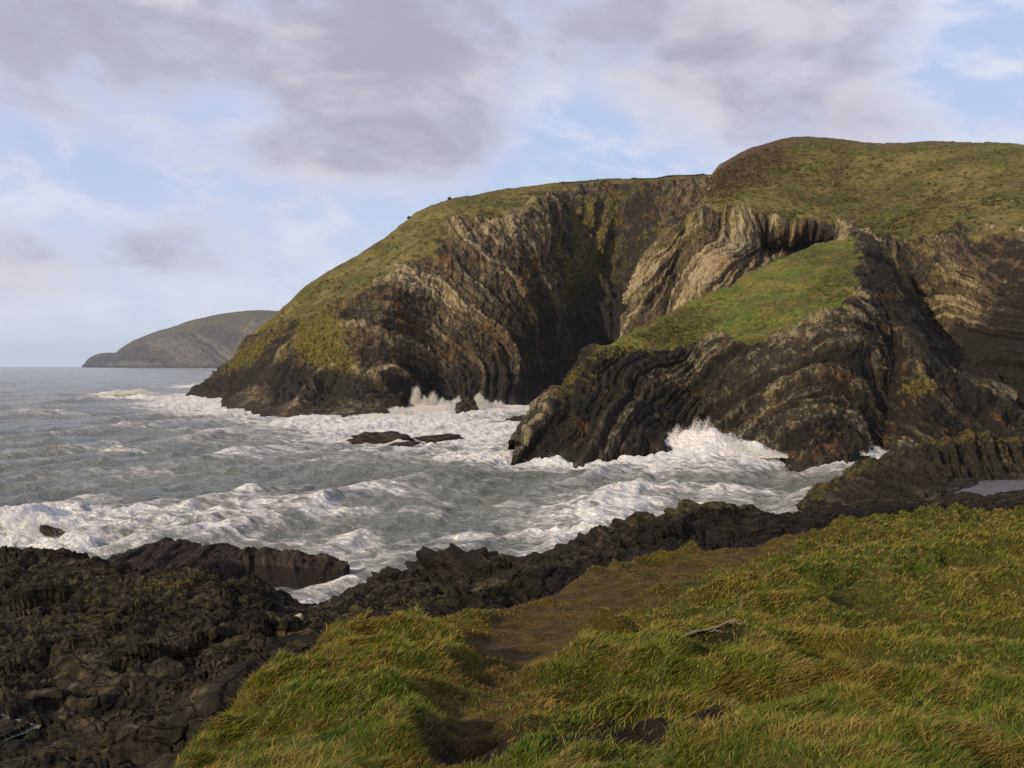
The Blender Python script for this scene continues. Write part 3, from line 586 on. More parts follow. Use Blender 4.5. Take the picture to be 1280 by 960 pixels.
breakers = [(-60, 60, 79, 0.8, 4.0), (40, 120, 73, 0.6, 3.5), (130, 190, 392, 2.2, 7), (190, 290, 318, 1.2, 6), (225, 262, 560, 1.5, 8), (790, 900, 141.5, 2.6, 4.0), (880, 970, 139, 1.6, 3.5), (660, 790, 133, .8, 3), (500, 600, 285, 1.5, 7), (1060, 1100, 146, 1.2, 3),
            (300, 560, 88, .3, 2.5), (520, 760, 78, .3, 2.2), (100, 330, 96, .3, 3), (760, 1010, 104, .25, 3), (330, 640, 215, .4, 5), (0, 240, 150, .55, 4), (60, 330, 205, .6, 5), (0, 120, 260, .7, 6)]
for i, (a, b, Y0, h, w_) in enumerate(breakers):
    Yc = Y0*(1+0.03*pn(OX/90.0, i*3.7, 0.5))
    e = sstep(OX, a-25, a+25)*(1-sstep(OX, b-25, b+25))
    dY = OY-Yc
    prof = np.exp(-(dY/np.where(dY < 0, w_*0.45, w_))**2)
    WZ = WZ+h*e*prof*(0.8+0.35*pn(WX*0.35, WY*0.35, i*1.9)); foam = foam+(0.55 if h > 1 else 0.22)*e*np.exp(-((dY+0.2*w_)/(w_*0.7))**2)
churn = np.clip(foam-0.45, 0, 0.6)
WZ = WZ+churn*(0.45*fbm(WX*0.55, WY*0.55, WX*0, 4, .55, 9.))*np.interp(OY, [0, 300, 700], [1, 1.6, .5])
m, N = new_mat('sea_water')
pos = N.n('NewGeometry', out='Position'); fo = N.attr('foam')
f1 = N.noise(N.vscale(pos, (0.15, 0.34, 0.22)), 1.0, 8, 0.70, 1.2)
f2 = N.noise(N.vscale(pos, (1.1, 1.5, 1.1)), 1.0, 6, 0.70, 0.9)
f0 = N.noise(N.vscale(pos, (0.045, 0.07, 0.05)), 1.0, 5, 0.6, 0.5)
vein = N.m('SUBTRACT', 1.0, N.m('MULTIPLY', N.m('ABSOLUTE', N.m('SUBTRACT', f1, 0.5)), 5.0))
kk = add_(N, N.m('MULTIPLY', fo, 0.80), N.m('MULTIPLY', N.m('SUBTRACT', f1, 0.5), 1.75), N.m('MULTIPLY', N.m('SUBTRACT', f2, 0.5), 0.9), N.m('MULTIPLY', N.m('SUBTRACT', f0, 0.5), 0.5), N.m('MULTIPLY', vein, 0.10))
fm = N.ss(kk, 0.37, 0.80)
wc = N.mix(N.ss(f0, 0.35, 0.65), (0.135, 0.160, 0.142), (0.185, 0.205, 0.175))
c = N.mix(fm, wc, N.mix(N.ss(f2, 0.3, 0.7), (0.62, 0.62, 0.62), (0.84, 0.83, 0.81)))
rg = N.m('ADD', 0.16, N.m('MULTIPLY', fm, 0.7))
chop = add_(N, N.m('MULTIPLY', N.noise(N.vscale(pos, (0.9, 1.3, 1)), 1.0, 5, 0.6, .3), 1.0), N.m('MULTIPLY', f2, 0.4), N.m('MULTIPLY', fm, 0.4))
finish(N, c, rg, N.n('Bump', {'Strength': 1.0, 'Distance': 1.1, 'Height': chop}), 0.5)
M_sea = m
WZ = WZ-(WX**2+WY**2)/(2*7.4e6)      # the curve of the earth sets the horizon
sea = raw_mesh('sea', np.stack([WX, WY, WZ], -1), grid_faces(*WX.shape), M_sea, dict(foam=foam))
setting(sea, 'rough grey green sea streaked with white foam')
print('sea', round(time.time()-T0, 1))

# pools left among the rocks
def sheet(name, label, ring, z, mat, foamv=0.2):
    ring = np.array(ring, float); c = ring.mean(0); k = len(ring); nr = 14
    V = np.concatenate([c+(ring-c)*f for f in np.linspace(0.02, 1, nr)]); V = np.concatenate([V, np.full((len(V), 1), z)], 1)
    fs = [[a*k+i, a*k+(i+1) % k, (a+1)*k+(i+1) % k, (a+1)*k+i] for a in range(nr-1) for i in range(k)]
    return setting(raw_mesh(name, V, fs, mat, dict(foam=np.full(len(V), foamv))), label)
m, N = new_mat('still_water')
pos = N.n('NewGeometry', out='Position')
finish(N, N.mix(N.noise(pos, 0.8, 4), (0.05, 0.05, 0.055), (0.20, 0.20, 0.23)), 0.22, N.n('Bump', {'Strength': 0.2, 'Distance': 0.1, 'Height': N.noise(pos, 2.0, 4)}), 0.5)
M_pool = m
an = np.linspace(0, 2*math.pi, 40, endpoint=False)
ring = [(1178, 621), (1206, 610), (1226, 601), (1262, 597), (1330, 595), (1420, 595), (1420, 612), (1330, 613), (1275, 615), (1250, 620), (1225, 625), (1200, 627)]
sheet('pool_water', 'still pale wedge of water lying between the rock ridge and the grass', [((px-640)/F*9.78*F/(py-HZ), 9.78*F/(py-HZ)) for px, py in ring], 2.22, M_pool)

sel = (np.abs(PX-2) < 40) & (np.abs(YY-20.3) < 1.0)
pz = float(np.percentile(Zf[sel], 30))
x0 = (-8-640)/F*20.3; wv = 1+0.2*np.sin(3*an+1)+0.12*np.sin(7*an)
sheet('foam_water', 'frothy water trapped among dark rocks at the left', np.stack([x0+0.6*wv*np.cos(an), 20.3+0.9*wv*np.sin(an)], 1), pz, M_sea, 0.50)

# ------------------------------------------------------------------ rocks as things
def rock_loft(name, label, cat, rows, seg, ncol, mat, strat, amp=1.0, q=1.0, vegb=0.1, wetz=1.2, group=None):
    P, u, v = loft(rows, seg, ncol); n = normals(P)
    if n[..., 2].mean() < 0: n = -n
    X, Y, Z = P[..., 0], P[..., 1], P[..., 2]; s = strat(X, Y, Z)
    d = amp*(0.95*(saw(s*0.55*q+0.6*fbm(X*.1*q, Y*.1*q, Z*.1*q, 3, .5, 3.))-0.5)+0.4*(saw(s*1.7*q+0.4*fbm(X*.3*q, Y*.3*q, Z*.3*q, 3, .5, 8.))-0.5)+0.40*fbm(X*0.25*q, Y*0.25*q, Z*0.25*q, 4, .6, 5.)+0.16*ridged(X*1.1*q, Y*1.1*q, Z*1.1*q, 4, .6, 2.))
    P = P+n*d[..., None]
    ve = vegb+0.35*fbm(X*.12*q, Y*.12*q, Z*.12*q, 3, .5, 4.)+0.50*sstep(v, 1.9, 2.9)
    o = raw_mesh(name, P, grid_faces(*P.shape[:2]), mat, dict(strat=s, veg=ve, wet=np.clip((wetz-P[..., 2])/wetz, 0, 1)*0.8))
    return thing(o, label, cat, group)
rx = [1000, 1040, 1080, 1120, 1160, 1210, 1250, 1300, 1360, 1460, 1600]
ry = [641, 612, 590, 574, 561, 547, 553, 558, 562, 568, 575]
rY = [84, 88, 92, 95, 97, 99, 100, 101, 102, 104, 106]
k3 = R(list(zip(rx, ry, rY)))
k1 = [[x*0.98, y-(12 if i < 4 else 7), min(1.6, z-0.8)] for i, (x, y, z) in enumerate(k3)]; k0 = [[x, y-3, -1.5] for x, y, z in k1]
k2 = [[(a[0]+b[0])/2, (a[1]+b[1])/2, a[2]*.45+b[2]*.55] for a, b in zip(k1, k3)]
k4 = [[x*1.05, y+5, z*.6-1.0] for x, y, z in k3]; k5 = [[x*1.08, y+12, -3.0] for x, y, z in k3]
rock_loft('rock_ridge', 'dark jagged rock ridge of tilted slabs between the pool and the inlet', 'rock ridge', [k0, k1, k2, k3, k4, k5], [10, 90, 90, 30, 14], 480, M_shore,
          lambda X, Y, Z: 0.85*X-0.75*Z+0.25*Y, 0.95, 1.0, 0.06)
ex = [128, 160, 185, 220, 250, 275, 300, 350, 400, 434]; ey = [704, 693, 684, 679, 686, 684, 690, 690, 696, 706]
e3 = R([(a, b, 68.0-0.012*(a-128)) for a, b in zip(ex, ey)])
e1 = [[x*0.97, y-(4.8 if 0 < i < 6 else 1.6), -0.1] for i, (x, y, z) in enumerate(e3)]; e0 = [[x, y-1.5, -1.6] for x, y, z in e1]
e2 = [[(a[0]+b[0])/2, (a[1]+b[1])/2, b[2]*0.72] for a, b in zip(e1, e3)]
e4 = [[x*1.02, y+4, -1.6] for x, y, z in e3]
rock_loft('reef', 'long low reddish brown reef awash in the surf in front of the dark shore', 'reef', [e0, e1, e2, e3, e4], [8, 40, 40, 16], 300, M_reef, lambda X, Y, Z: 0.5*X+0.8*Z-0.4*Y, 0.34, 2.0, -0.3, 0.15)

def rock(name, label, cat, px, py, Y, w, h, dep, mat, seed, tilt=0.0, group=None, vegb=-0.3, z=None, amp=0.22):
    """one free-standing rock: a displaced, slabby ball sunk into what carries it"""
    nu, nv = 64, 40
    th = np.linspace(0, 2*math.pi, nu, endpoint=False)[None, :]; ph = np.linspace(-0.45*math.pi, 0.499*math.pi, nv)[:, None]
    D = np.stack([np.cos(ph)*np.cos(th), np.cos(ph)*np.sin(th), np.sin(ph)*np.ones_like(th)], -1)
    D = np.sign(D)*np.abs(D)**0.8
    r = 1+amp*1.2*fbm(D[..., 0]*1.3, D[..., 1]*1.3, D[..., 2]*1.3, 3, .5, seed)+amp*0.9*ridged(D[..., 0]*2.2, D[..., 1]*2.2, D[..., 2]*2.2, 3, .5, seed+4)*0.6+amp*0.8*(saw(D[..., 0]*1.6+D[..., 2]*1.5+seed)-0.5)
    Q = D*r[..., None]*np.array([w/2, dep/2, h])
    Q[..., 2] += tilt*Q[..., 0]
    c = world(px, py, Y)
    if z is not None: c[2] = z
    Q = Q+c
    f = grid_faces(nv, nu); a = np.arange(nv*nu).reshape(nv, nu)
    wrap = np.stack([a[:-1, -1], a[:-1, 0], a[1:, 0], a[1:, -1]], -1)
    o = raw_mesh(name, Q, np.concatenate([f, wrap]), mat, dict(strat=Q[..., 0]*0.5+Q[..., 2], veg=np.full(Q.shape[:2], vegb), wet=np.clip((0.5-Q[..., 2]), 0, 1)*0.5))
    return thing(o, label, cat, group)
g_ = 'rocks awash in the bay'
rock('rock', 'low brown rock awash in foam, largest of those in mid bay', 'rock', 477, 551, 171, 9.0, 1.15, 4, M_reef, 1.0, 0.02, g_, z=0)
rock('rock', 'thin brown rock sliver lying lowest in the mid bay foam', 'rock', 503, 559, 160, 4.2, 0.5, 2.2, M_reef, 2.0, 0.12, g_, z=0)
rock('rock', 'long flat brown rock just right of the largest bay rock', 'rock', 548, 549, 174, 7.0, 0.65, 2.6, M_reef, 3.0, 0.06, g_, z=0)
rock('rock', 'pointed dark rock between two bursts of spray under the cliff', 'rock', 583, 515, 272, 5.0, 3.0, 4, M_reef, 4.0, 0.1, g_, z=0)
rock('rock', 'flat dark rock in the channel beside the promontory tip', 'rock', 655, 528, 222, 7.0, 1.3, 3, M_reef, 5.0, 0.05, g_, z=0)
rock('rock', 'small dark rock poking through the foaming breaker at the left', 'rock', 66, 682, 72.5, 1.5, 0.30, 0.9, M_reef, 6.0, -0.3, g_, z=0.75)
rock('rock', 'dark rock jutting through the spray against the promontory', 'rock', 888, 548, 143, 3.6, 2.6, 3, M_shore, 7.0, 0.3, g_, z=1.0)

def gz(px, Y):
    i = np.abs(gl-Y).argmin(); j = np.abs(gx-px).argmin(); return float(Zf[i, j])
oc = 'crags along the dark shore'
for lab, px, Y, w, h, dep, sd_, tl_, vb in (
        ('broad rounded crag with ochre lichen at the water side of the shore', 512, 51, 3.4, 0.8, 2.6, 11., .05, .30),
        ('dark peaked crag just right of the broad ochre one', 590, 51.5, 4.4, 1.2, 3, 12., -.12, .05),
        ('low flat crag beyond the dark peaked one', 682, 53, 3.6, 0.7, 3, 13., .05, .15),
        ('stepped dark crag where the shore begins to climb', 742, 56.5, 3.4, 1.3, 3, 14., .2, .0),
        ('bulky crag streaked with yellow lichen above the stepped one', 800, 60, 4.4, 1.1, 3, 15., .1, .35),
        ('crag with a bright ochre cap overlooking the inlet', 888, 65, 4.4, 0.9, 3, 16., .0, .5),
        ('low dark crag at the foot of the jagged ridge', 975, 71, 4.5, 0.9, 3, 17., -.05, .2)):
    rock('crag', lab, 'crag', px, 0, Y, w, h, dep, M_shore, sd_, tl_, oc, vb, z=gz(px, Y)-0.25, amp=0.34)
m, N = new_mat('pale_stone')
finish(N, N.mix(N.noise(N.n('NewGeometry', out='Position'), 9.0, 4), (0.20, 0.17, 0.11), (0.42, 0.37, 0.27)), 0.8)
M_pale = m
rock('stone', 'slanting pale white stone on the dark shore rocks, the larger of two', 'stone', 372, 0, 36, 0.30, 0.15, 0.2, M_pale, 21., 0.5, None, -1, z=gz(372, 36)+0.12)
rock('stone', 'small pale stone lying further left on the dark shore rocks', 'stone', 271, 0, 32, 0.22, 0.08, 0.2, M_pale, 22., 0.1, None, -1, z=gz(271, 32)+0.08)

# dead branch lying in the turf
m, N = new_mat('dead_wood')
finish(N, N.mix(N.noise(N.vscale(N.n('NewGeometry', out='Position'), (8, 8, 30)), 1.0, 4), (0.05, 0.036, 0.028), (0.21, 0.165, 0.125)), 0.85)
M_wood = m
def tubes(name, paths, mat, label, cat):
    Vs, Fs, off = [], [], 0
    for pts, r0_, r1_ in paths:
        pts = np.array(pts, float); k = len(pts); tg = np.gradient(pts, axis=0); tg /= np.linalg.norm(tg, axis=1)[:, None]
        a = np.cross(tg, [0, 0.2, 1.0]); a /= np.linalg.norm(a, axis=1)[:, None]; b = np.cross(tg, a)
        th = np.linspace(0, 2*math.pi, 8, endpoint=False); rr = np.linspace(r0_, r1_, k)
        V = pts[:, None]+rr[:, None, None]*(np.cos(th)[None, :, None]*a[:, None]+np.sin(th)[None, :, None]*b[:, None])
        f = [[off+i*8+j, off+i*8+(j+1) % 8, off+(i+1)*8+(j+1) % 8, off+(i+1)*8+j] for i in range(k-1) for j in range(8)]
        Vs.append(V.reshape(-1, 3)); Fs += f; off += k*8
    return thing(raw_mesh(name, np.concatenate(Vs), np.array(Fs), mat), label, cat)
bY = 8.78; bX = (893-640)/F*bY; bz0 = max(gz(p_, y_) for p_ in range(850, 940, 6) for y_ in (8.3, 8.45, 8.6))+0.015
br = np.random.default_rng(4); paths = []
def gxy(x, y): return gz(640+F*x/y, y)
main = []
for q_ in np.linspace(0, 1, 16):
    x_, y_ = bX-0.24+0.48*q_, bY+0.04*math.sin(5*q_); main.append((x_, y_, gxy(x_, y_)+0.035+0.012*math.sin(9*q_)))
main = np.array(main); main[:, 2] = np.convolve(np.pad(main[:, 2], 2, 'edge'), np.ones(5)/5, 'valid')+0.02; paths.append((main, 0.014, 0.006))
for q_, dx_, dy_, dz_ in ((3, -.13, .05, .03), (6, .12, -.08, .00), (9, .14, .06, .05), (11, .12, -.07, .00), (5, -.09, -.08, .00)):
    a_ = np.array(main[q_]); paths.append(([a_+np.array([dx_, dy_, dz_])*f_+br.normal(0, .006, 3) for f_ in np.linspace(0, 1, 8)], 0.008, 0.003))
tubes('dead_branch', paths, M_wood, 'grey weathered dead branch lying in a worn hollow of the turf', 'branch')

# scrub on the skyline
m, N = new_mat('scrub_leaves')
pos = N.n('NewGeometry', out='Position')
finish(N, N.mix(N.noise(pos, 1.2, 4), (0.022, 0.024, 0.009), (0.060, 0.050, 0.020)), 0.8)
M_scrub = m
def scrub(name, label, cat, a, b, n, w, h, seed, group=None):
    """leafy clump or bank of scrub: many small leaf faces through its volume, on a line from a to b"""
    r = np.random.default_rng(seed); a, b = np.array(a, float), np.array(b, float); f = r.random(n)
    c = a+(b-a)*f[:, None]; ht = h*(0.65+0.5*pn(f*np.linalg.norm(b-a)*0.25+seed, 0.3, 0.7))
    th = r.uniform(0, math.pi, n); rr = np.sqrt(r.random(n))
    c[:, 0] += np.cos(th)*rr*w*0.6; c[:, 1] += r.normal(0, w*0.4, n); c[:, 2] += np.sin(th)*rr*ht-0.1
    d1 = r.normal(size=(n, 3)); d1 /= np.linalg.norm(d1, axis=1)[:, None]; d2 = np.cross(d1, r.normal(size=(n, 3))); d2 /= np.linalg.norm(d2, axis=1)[:, None]
    s_ = r.uniform(0.12, 0.30, n)[:, None]
    V = np.stack([c-d1*s_, c+d2*s_*.6, c+d1*s_, c-d2*s_*.6], 1)
    return thing(raw_mesh(name, V.reshape(-1, 3), np.arange(4*n).reshape(-1, 4), M_scrub, smooth=False), label, cat, group)
def crest_of(name, px):
    """highest visible point of a headland along a bearing"""
    me = bpy.data.objects[name].data; co = np.empty(len(me.vertices)*3, np.float32); me.vertices.foreach_get('co', co); co = co.reshape(-1, 3)
    q_ = 640+F*co[:, 0]/co[:, 1]; k_ = np.abs(q_-px) < 1.2; c_ = co[k_]; return c_[((c_[:, 2]-EYE)/c_[:, 1]).argmax()].astype(float)
for lab, px, w, h, sd_ in (('small dark bush standing out on the headland skyline, the upper one', 561, 1.2, 1.6, 1), ('small dark bush lower down the headland skyline', 511, 1.6, 1.1, 2)):
    c_ = crest_of('headland', px); scrub('bush', lab, 'bush', c_, c_, 420, w, h, sd_, 'bushes on the headland skyline')
hp = [crest_of('headland', q_) for q_ in np.linspace(655, 880, 16)]
hp = np.array(hp)
for i_, (lab, i0, i1) in enumerate((('dark field hedge along the headland crest, stretch nearest the hill', 9, 15), ('thin dark field hedge along the middle of the headland crest', 3, 8))):
    r_ = [scrub('seg', '', '', hp[k_], hp[k_+1], 700, 1.0, 0.55, 10+k_) for k_ in range(i0, i1)]
    me_v = []; nf = 0
    for o_ in r_:
        co = np.empty(len(o_.data.vertices)*3, np.float32); o_.data.vertices.foreach_get('co', co); me_v.append(co.reshape(-1, 3)); bpy.data.objects.remove(o_)
    V = np.concatenate(me_v); thing(raw_mesh('hedge', V, np.arange(len(V)).reshape(-1, 4), M_scrub, smooth=False), lab, 'hedge')
# heather, bracken and rough tussocks that cover the hill tops
m, N = new_mat('heather_leaves')
tint = N.attr('tint', 0)
finish(N, tint, 0.85, None, 0.1)
M_heather = m
def cover(src, n, seed, size):
    r = np.random.default_rng(seed); me = bpy.data.objects[src].data; k = len(me.vertices)
    co = np.empty(k*3, np.float32); me.vertices.foreach_get('co', co); co = co.reshape(-1, 3)
    ga = np.empty(k, np.float32); me.attributes['grass'].data.foreach_get('value', ga); ha = np.empty(k, np.float32); me.attributes['heath'].data.foreach_get('value', ha)
    x, y, z = co.T; a = pn(x*0.05, y*0.05, z*0.08)+0.6*pn(x*0.16, y*0.16, z*0.2)
    w = sstep(ga, 0.35, 0.8)*np.clip(0.03+sstep(a, 0.15, 0.6)+0.8*ha, 0, 2)
    el_ = (z-EYE)/np.hypot(x, y); bin_ = ((np.arctan2(x, y)+1.6)*900).astype(int); top = np.full(bin_.max()+1, -9.0); np.maximum.at(top, bin_, el_)
    w = w*(el_ < top[bin_]-0.006)          # the crest itself is grazed short
    c = np.cumsum(w); i = np.searchsorted(c, r.random(n)*c[-1]); i = np.minimum(i, k-1)
    ctr = co[i]+r.normal(0, 0.25, (n, 3))*[1, 1, 0.2]; s_ = size*r.uniform(0.5, 1.6, n); L_ = 9
    off = r.normal(0, 1, (n, L_, 3))*[0.55, 0.55, 0.30]; off[..., 2] = np.abs(off[..., 2])
    q_ = ctr[:, None]+off*s_[:, None, None]
    d1 = r.normal(size=(n, L_, 3)); d1 /= np.linalg.norm(d1, axis=-1, keepdims=True); d2 = np.cross(d1, r.normal(size=(n, L_, 3))); d2 /= np.linalg.norm(d2, axis=-1, keepdims=True)
    ls = (s_*0.42)[:, None, None]
    V = np.stack([q_-d1*ls, q_+d2*ls*.6, q_+d1*ls, q_-d2*ls*.6], 2)
    pal = np.array([(0.055, 0.060, 0.014), (0.095, 0.085, 0.020), (0.080, 0.052, 0.022), (0.055, 0.034, 0.020), (0.15, 0.12, 0.045)])
    hh = np.clip(ha[i], 0, 1); pick_ = np.where(r.random(n) < hh*0.8, r.integers(2, 4, n), r.choice(5, n, p=[.38, .30, .12, .05, .15]))
    cc = pal[pick_]*r.uniform(.8, 1.25, (n, 1))
    return V.reshape(-1, 3), np.repeat(cc, L_*4, 0)
va, ca_ = cover('hill', 5200, 3, 0.5); vb_, cb_ = cover('headland', 2600, 4, 0.5); vc_, cc_ = cover('promontory', 2600, 5, 0.22)
V = np.concatenate([va, vb_, vc_]); hv = raw_mesh('heather', V, np.arange(len(V)).reshape(-1, 4), M_heather, smooth=False, colors=np.concatenate([ca_, cb_, cc_]))
stuff(hv, 'rough heather, bracken and tussocks covering the hill tops', 'heather')
print('rocks', round(time.time()-T0, 1))

# ------------------------------------------------------------------ spray
m, N = new_mat('sea_spray')
d = N.n('BsdfDiffuse', {0: (0.88, 0.87, 0.85)}); tr = N.n('BsdfTranslucent', {0: (0.88, 0.87, 0.85)})
mx = N.n('MixShader', {0: 0.4, 1: d, 2: tr}); N.t.links.new(mx, N.n('OutputMaterial', out=None).inputs[0])
M_spray = m
octa = np.array([(1, 0, 0), (-1, 0, 0), (0, 1, 0), (0, -1, 0), (0, 0, 1), (0, 0, -1)], float)
octf = np.array([(0, 2, 4), (2, 1, 4), (1, 3, 4), (3, 0, 4), (2, 0, 5), (1, 2, 5), (3, 1, 5), (0, 3, 5)])
def spray(label, jets, n, size, seed, name='spray_burst'):
    """jets: (px, Y, base z, height, half width, lean)"""
    r = np.random.default_rng(seed); pts = []; sz = []
    tot = sum(j[3]*j[4] for j in jets)
    for px, Y, z0, h, hw, lean in jets:
        k = int(2.2*n*h*hw/tot)
        f = r.random(k)**2.1
        ang = r.normal(0, 1, k)
        finger = 0.55+0.6*np.abs(pn(ang*1.7+seed, px*0.1, 0.4))
        zt_ = z0+h*f*finger*np.exp(-0.35*ang**2)*1.25
        x = (px-640)/F*Y+ang*hw*(0.55+0.35*f)+lean*h*f+r.normal(0, 0.05*h, k)
        y = Y+r.normal(0, 0.3*hw+0.2, k)
        pts.append(np.stack([x, y, zt_+np.abs(r.normal(0, .07*h, k))], -1)); sz.append(size*(0.95-0.65*f)*r.uniform(0.4, 1.2, k))
    C = np.concatenate(pts); s = np.concatenate(sz)
    ang = r.uniform(0, 6.28, len(C)); ca, sa = np.cos(ang), np.sin(ang)
    O = octa[None]*s[:, None, None]*r.uniform(0.7, 1.3, (len(C), 6, 1))
    O = np.stack([O[..., 0]*ca[:, None]-O[..., 2]*sa[:, None], O[..., 1], O[..., 0]*sa[:, None]+O[..., 2]*ca[:, None]], -1)
    V = C[:, None]+O
    fs = (np.arange(len(C))*6)[:, None, None]+octf[None]
    o = raw_mesh(name, V.reshape(-1, 3), fs.reshape(-1, 3), M_spray, smooth=True)
    o['kind'] = 'stuff'; o['label'] = label; o['category'] = 'spray'
    return o
spray('tall white burst of spray at the foot of the banded headland cliff',
      [(520, 280, 0, 6.6, 1.0, 0.0), (531, 280, 0, 4.0, 1.6, 0.0), (540, 280, 0, 5.0, 1.1, 0.1), (556, 280, 0, 3.2, 2.2, 0.1), (569, 280, 0, 3.9, 1.3, 0.1), (500, 262, 0, 1.8, 3.0, 0), (470, 248, 0, 1.0, 4.0, 0), (548, 277, 0, 2.0, 8.0, 0)], 40000, 0.15, 1)
spray('smaller white burst of spray right of the pointed dark rock', [(597, 279, 0, 5.4, 1.0, .1), (604, 279, 0, 3.8, 1.2, .1), (618, 281, 0, 2.6, 2.2, .1), (635, 284, 0, 1.4, 3, 0)], 14000, 0.16, 2)
spray('broad white wave bursting against the promontory foot',
      [(815, 142, .5, 2.0, 2.6, .3), (840, 143, 1.0, 2.9, 1.8, .35), (862, 143.5, 1.5, 3.2, 1.2, .4), (880, 142, 1.5, 2.8, 1.2, .3), (900, 140.5, 1, 2.6, 1.6, .1), (925, 139.5, .6, 1.8, 2.4, 0), (955, 138.5, .2, 1.0, 2.6, 0), (765, 138.5, 0, 1.3, .6, .1), (778, 138.5, 0, 1.0, .5, .1)], 30000, 0.085, 3)
spray('white splash in the cleft at the right end of the promontory', [(1082, 147, 0, 1.5, 1.5, 0), (1068, 144, 0, 0.9, 1.5, 0)], 6000, 0.085, 4)
spray('low white splashes along the waterline of the promontory tip', [(652, 135.5, 0, 1.0, .6, 0), (668, 136, 0, 1.3, .5, .2), (690, 136, 0, .8, .9, 0), (700, 135.5, 0, 1.2, .3, .1), (725, 135, 0, .8, 1.2, 0)], 4000, 0.075, 5)
spray('white spray blown off the breaker beside the dark shore rocks', [(5, 78, .3, 1.6, 2.2, -.3), (38, 76, .3, 1.3, 2.2, -.3), (85, 73, .2, 0.9, 1.8, -.3), (-30, 79, .3, 1.7, 2.2, -.2)], 16000, 0.034, 6)
spray('white water breaking round the far tip of the headland', [(150, 392, 1.2, 1.8, 5, .1), (172, 391, 1.4, 2.0, 4, .1), (262, 330, 0, 1.2, 7, 0), (285, 318, 0, 1.4, 5, 0), (300, 290, 0, 1.4, 5, 0)], 9000, 0.17, 7)
print('spray', round(time.time()-T0, 1))

# ------------------------------------------------------------------ sea air: one even, closed box of haze
m, N = new_mat('sea_air')
v = N.n('VolumePrincipled', {'Color': (0.74, 0.84, 0.99), 'Density': HAZE, 'Anisotropy': 0.1})
N.t.links.new(v, N.n('OutputMaterial', out=None).inputs['Volume'])
bxv = np.array([(sx_, sy_, sz_) for sx_ in (-30000, 30000) for sy_ in (-600, 17500) for sz_ in (-90, 260)], float)
bxf = np.array([(0, 1, 3, 2), (4, 6, 7, 5), (0, 4, 5, 1), (2, 3, 7, 6), (0, 2, 6, 4), (1, 5, 7, 3)])
hz = raw_mesh('haze', bxv, bxf, m, smooth=False); stuff(hz, 'thin blue sea haze over the bay', 'haze')

# ------------------------------------------------------------------ grass blades
m, N = new_mat('grass_blades')
tint = N.attr('tint', 0)
df = N.n('BsdfPrincipled', {'Base Color': tint, 'Roughness': 0.6, 'Specular IOR Level': 0.25}); tl = N.n('BsdfTranslucent', {0: tint})
N.t.links.new(N.n('MixShader', {0: 0.35, 1: df, 2: tl}), N.n('OutputMaterial', out=None).inputs[0])
M_grass = m
def pick(n, wgt, seed):
    r = np.random.default_rng(seed); w = wgt[:-1, :-1].ravel(); c = np.cumsum(w); i = np.searchsorted(c, r.random(n)*c[-1])
    a, b = np.unravel_index(np.minimum(i, len(w)-1), (wgt.shape[0]-1, wgt.shape[1]-1)); fa, fb = r.random(n), r.random(n)
    def at(A): return (A[a, b]*(1-fa)+A[a+1, b]*fa)*(1-fb)+(A[a, b+1]*(1-fa)+A[a+1, b+1]*fa)*fb
    return at, r
pyg = HZ+(EYE-Zf)*F/YY
dpy = np.abs(np.gradient(pyg, axis=0)); dpx = np.gradient(PX, axis=1)+0.3*((PX <= -899) | (PX >= 2199))
out = (PX < -40) | (PX > 1320)
wgt = (np.maximum(dpy, 0.5)+0.4)*np.where(out, 0.25, 1)*dpx*sstep(turf, 0.35, 0.8)*(1-0.93*bare)*(YY > 2.5)*np.where(pyg > 1150, 0.12, 1)
at, r = pick(760000, wgt, 5)
bx, by, bz = at(P[..., 0]), at(P[..., 1]), at(P[..., 2]); bp = at(path); bpx = at(PX)
K = len(bx)
# tussock: clumps share length, lean and colour
cl = pn(bx*0.85, by*0.85, 0.3); hump = 1-np.abs(cl); n_s = pn(bx*0.42, by*0.42, 5.5); n_m = pn(bx*1.6, by*1.6, 2.2); n_f = pn(bx*4.5, by*4.5, 7.7)
L = (0.042+0.070*np.clip(hump-0.3, 0, 1)+0.026*n_m)*(1-0.62*bp)*r.uniform(0.55, 1.35, K)*np.interp(by, [3, 12, 40], [0.85, 1.0, 1.15])
L = np.maximum(L, 0.022)
az_ = 0.5+1.1*n_s+1.4*n_m+r.normal(0, 1.05, K)
lean = np.clip(0.85+0.35*n_f+r.normal(0, 0.25, K), 0.1, 1.5)*(1-0.3*bp)
wd = np.maximum(0.0032, 0.00075*by)*r.uniform(0.7, 1.5, K)
dx, dy = np.cos(az_), -np.sin(az_)*0.8
tt_ = np.array([0, 0.4, 0.75, 1.0])
ax = lean[:, None]*tt_**1.7*L[:, None]; up = L[:, None]*(tt_-0.42*np.minimum(lean, 1.25)[:, None]*tt_**2)
cx = bx[:, None]+dx[:, None]*ax; cy = by[:, None]+dy[:, None]*ax; cz = bz[:, None]-0.015+up
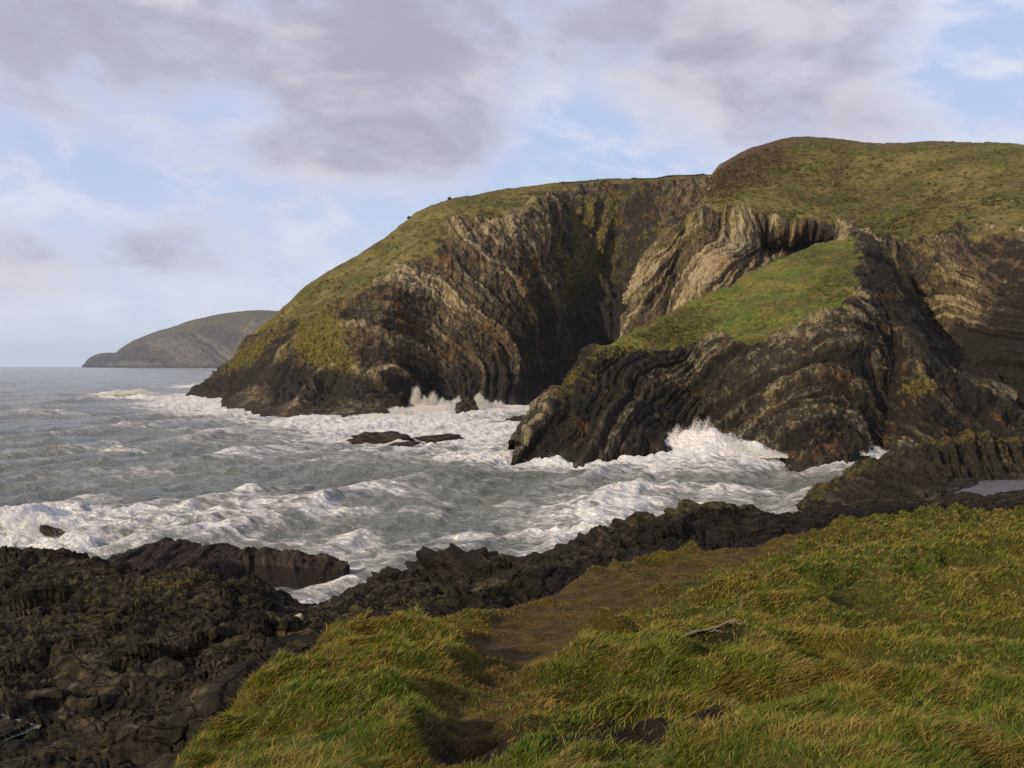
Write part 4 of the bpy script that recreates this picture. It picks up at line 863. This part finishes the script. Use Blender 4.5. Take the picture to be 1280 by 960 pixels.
ro = r.uniform(0, math.pi, K); wx, wy = np.cos(ro)*wd/2, np.sin(ro)*wd/2
wt = np.array([1, 0.85, 0.5, 0.0])
V = np.empty((K, 7, 3), np.float32)
for i in range(3):
    for sgn, j in ((-1, 0), (1, 1)):
        V[:, 2*i+j, 0] = cx[:, i]+sgn*wx*wt[i]; V[:, 2*i+j, 1] = cy[:, i]+sgn*wy*wt[i]; V[:, 2*i+j, 2] = cz[:, i]
V[:, 6, 0] = cx[:, 3]; V[:, 6, 1] = cy[:, 3]; V[:, 6, 2] = cz[:, 3]
tri = np.array([(0, 1, 3), (0, 3, 2), (2, 3, 5), (2, 5, 4), (4, 5, 6)])
fs = (np.arange(K)*7)[:, None, None]+tri[None]
green, lime, straw, brown, deep = (np.array(c) for c in ((0.066, 0.122, 0.006), (0.175, 0.175, 0.012), (0.340, 0.235, 0.060), (0.120, 0.056, 0.016), (0.028, 0.050, 0.009)))
def lerp(a, b, f): return a+(b-a)*f[:, None]
colr = lerp(np.repeat(green[None], K, 0), lime[None], sstep(n_s+0.5*n_m+r.normal(0, .25, K), -0.3, 0.5))
colr = lerp(colr, deep[None], sstep(-hump+0.25*n_m+r.normal(0, .12, K), -0.62, -0.35)*0.75)
colr = lerp(colr, straw[None], sstep(hump*0.75+0.55*n_f+0.55*n_m+r.normal(0, .3, K), 0.55, 1.15)*0.9)
colr = lerp(colr, brown[None], np.clip(bp*0.85+0.35*n_f+0.3*n_m+r.normal(0, .25, K)-0.05, 0, 1)*0.75)
colr = lerp(colr, (straw*0.85)[None], ((r.random(K) < 0.10)*0.8*(1-bp)))
colr *= r.uniform(0.85, 1.4, K)[:, None]
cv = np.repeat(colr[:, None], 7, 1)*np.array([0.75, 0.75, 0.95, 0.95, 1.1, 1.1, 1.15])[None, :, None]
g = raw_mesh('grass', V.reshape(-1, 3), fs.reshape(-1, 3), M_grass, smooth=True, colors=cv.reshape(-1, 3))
stuff(g, 'windblown tussocky green and straw coloured grass on the near bank', 'grass')
print('grass', round(time.time()-T0, 1))
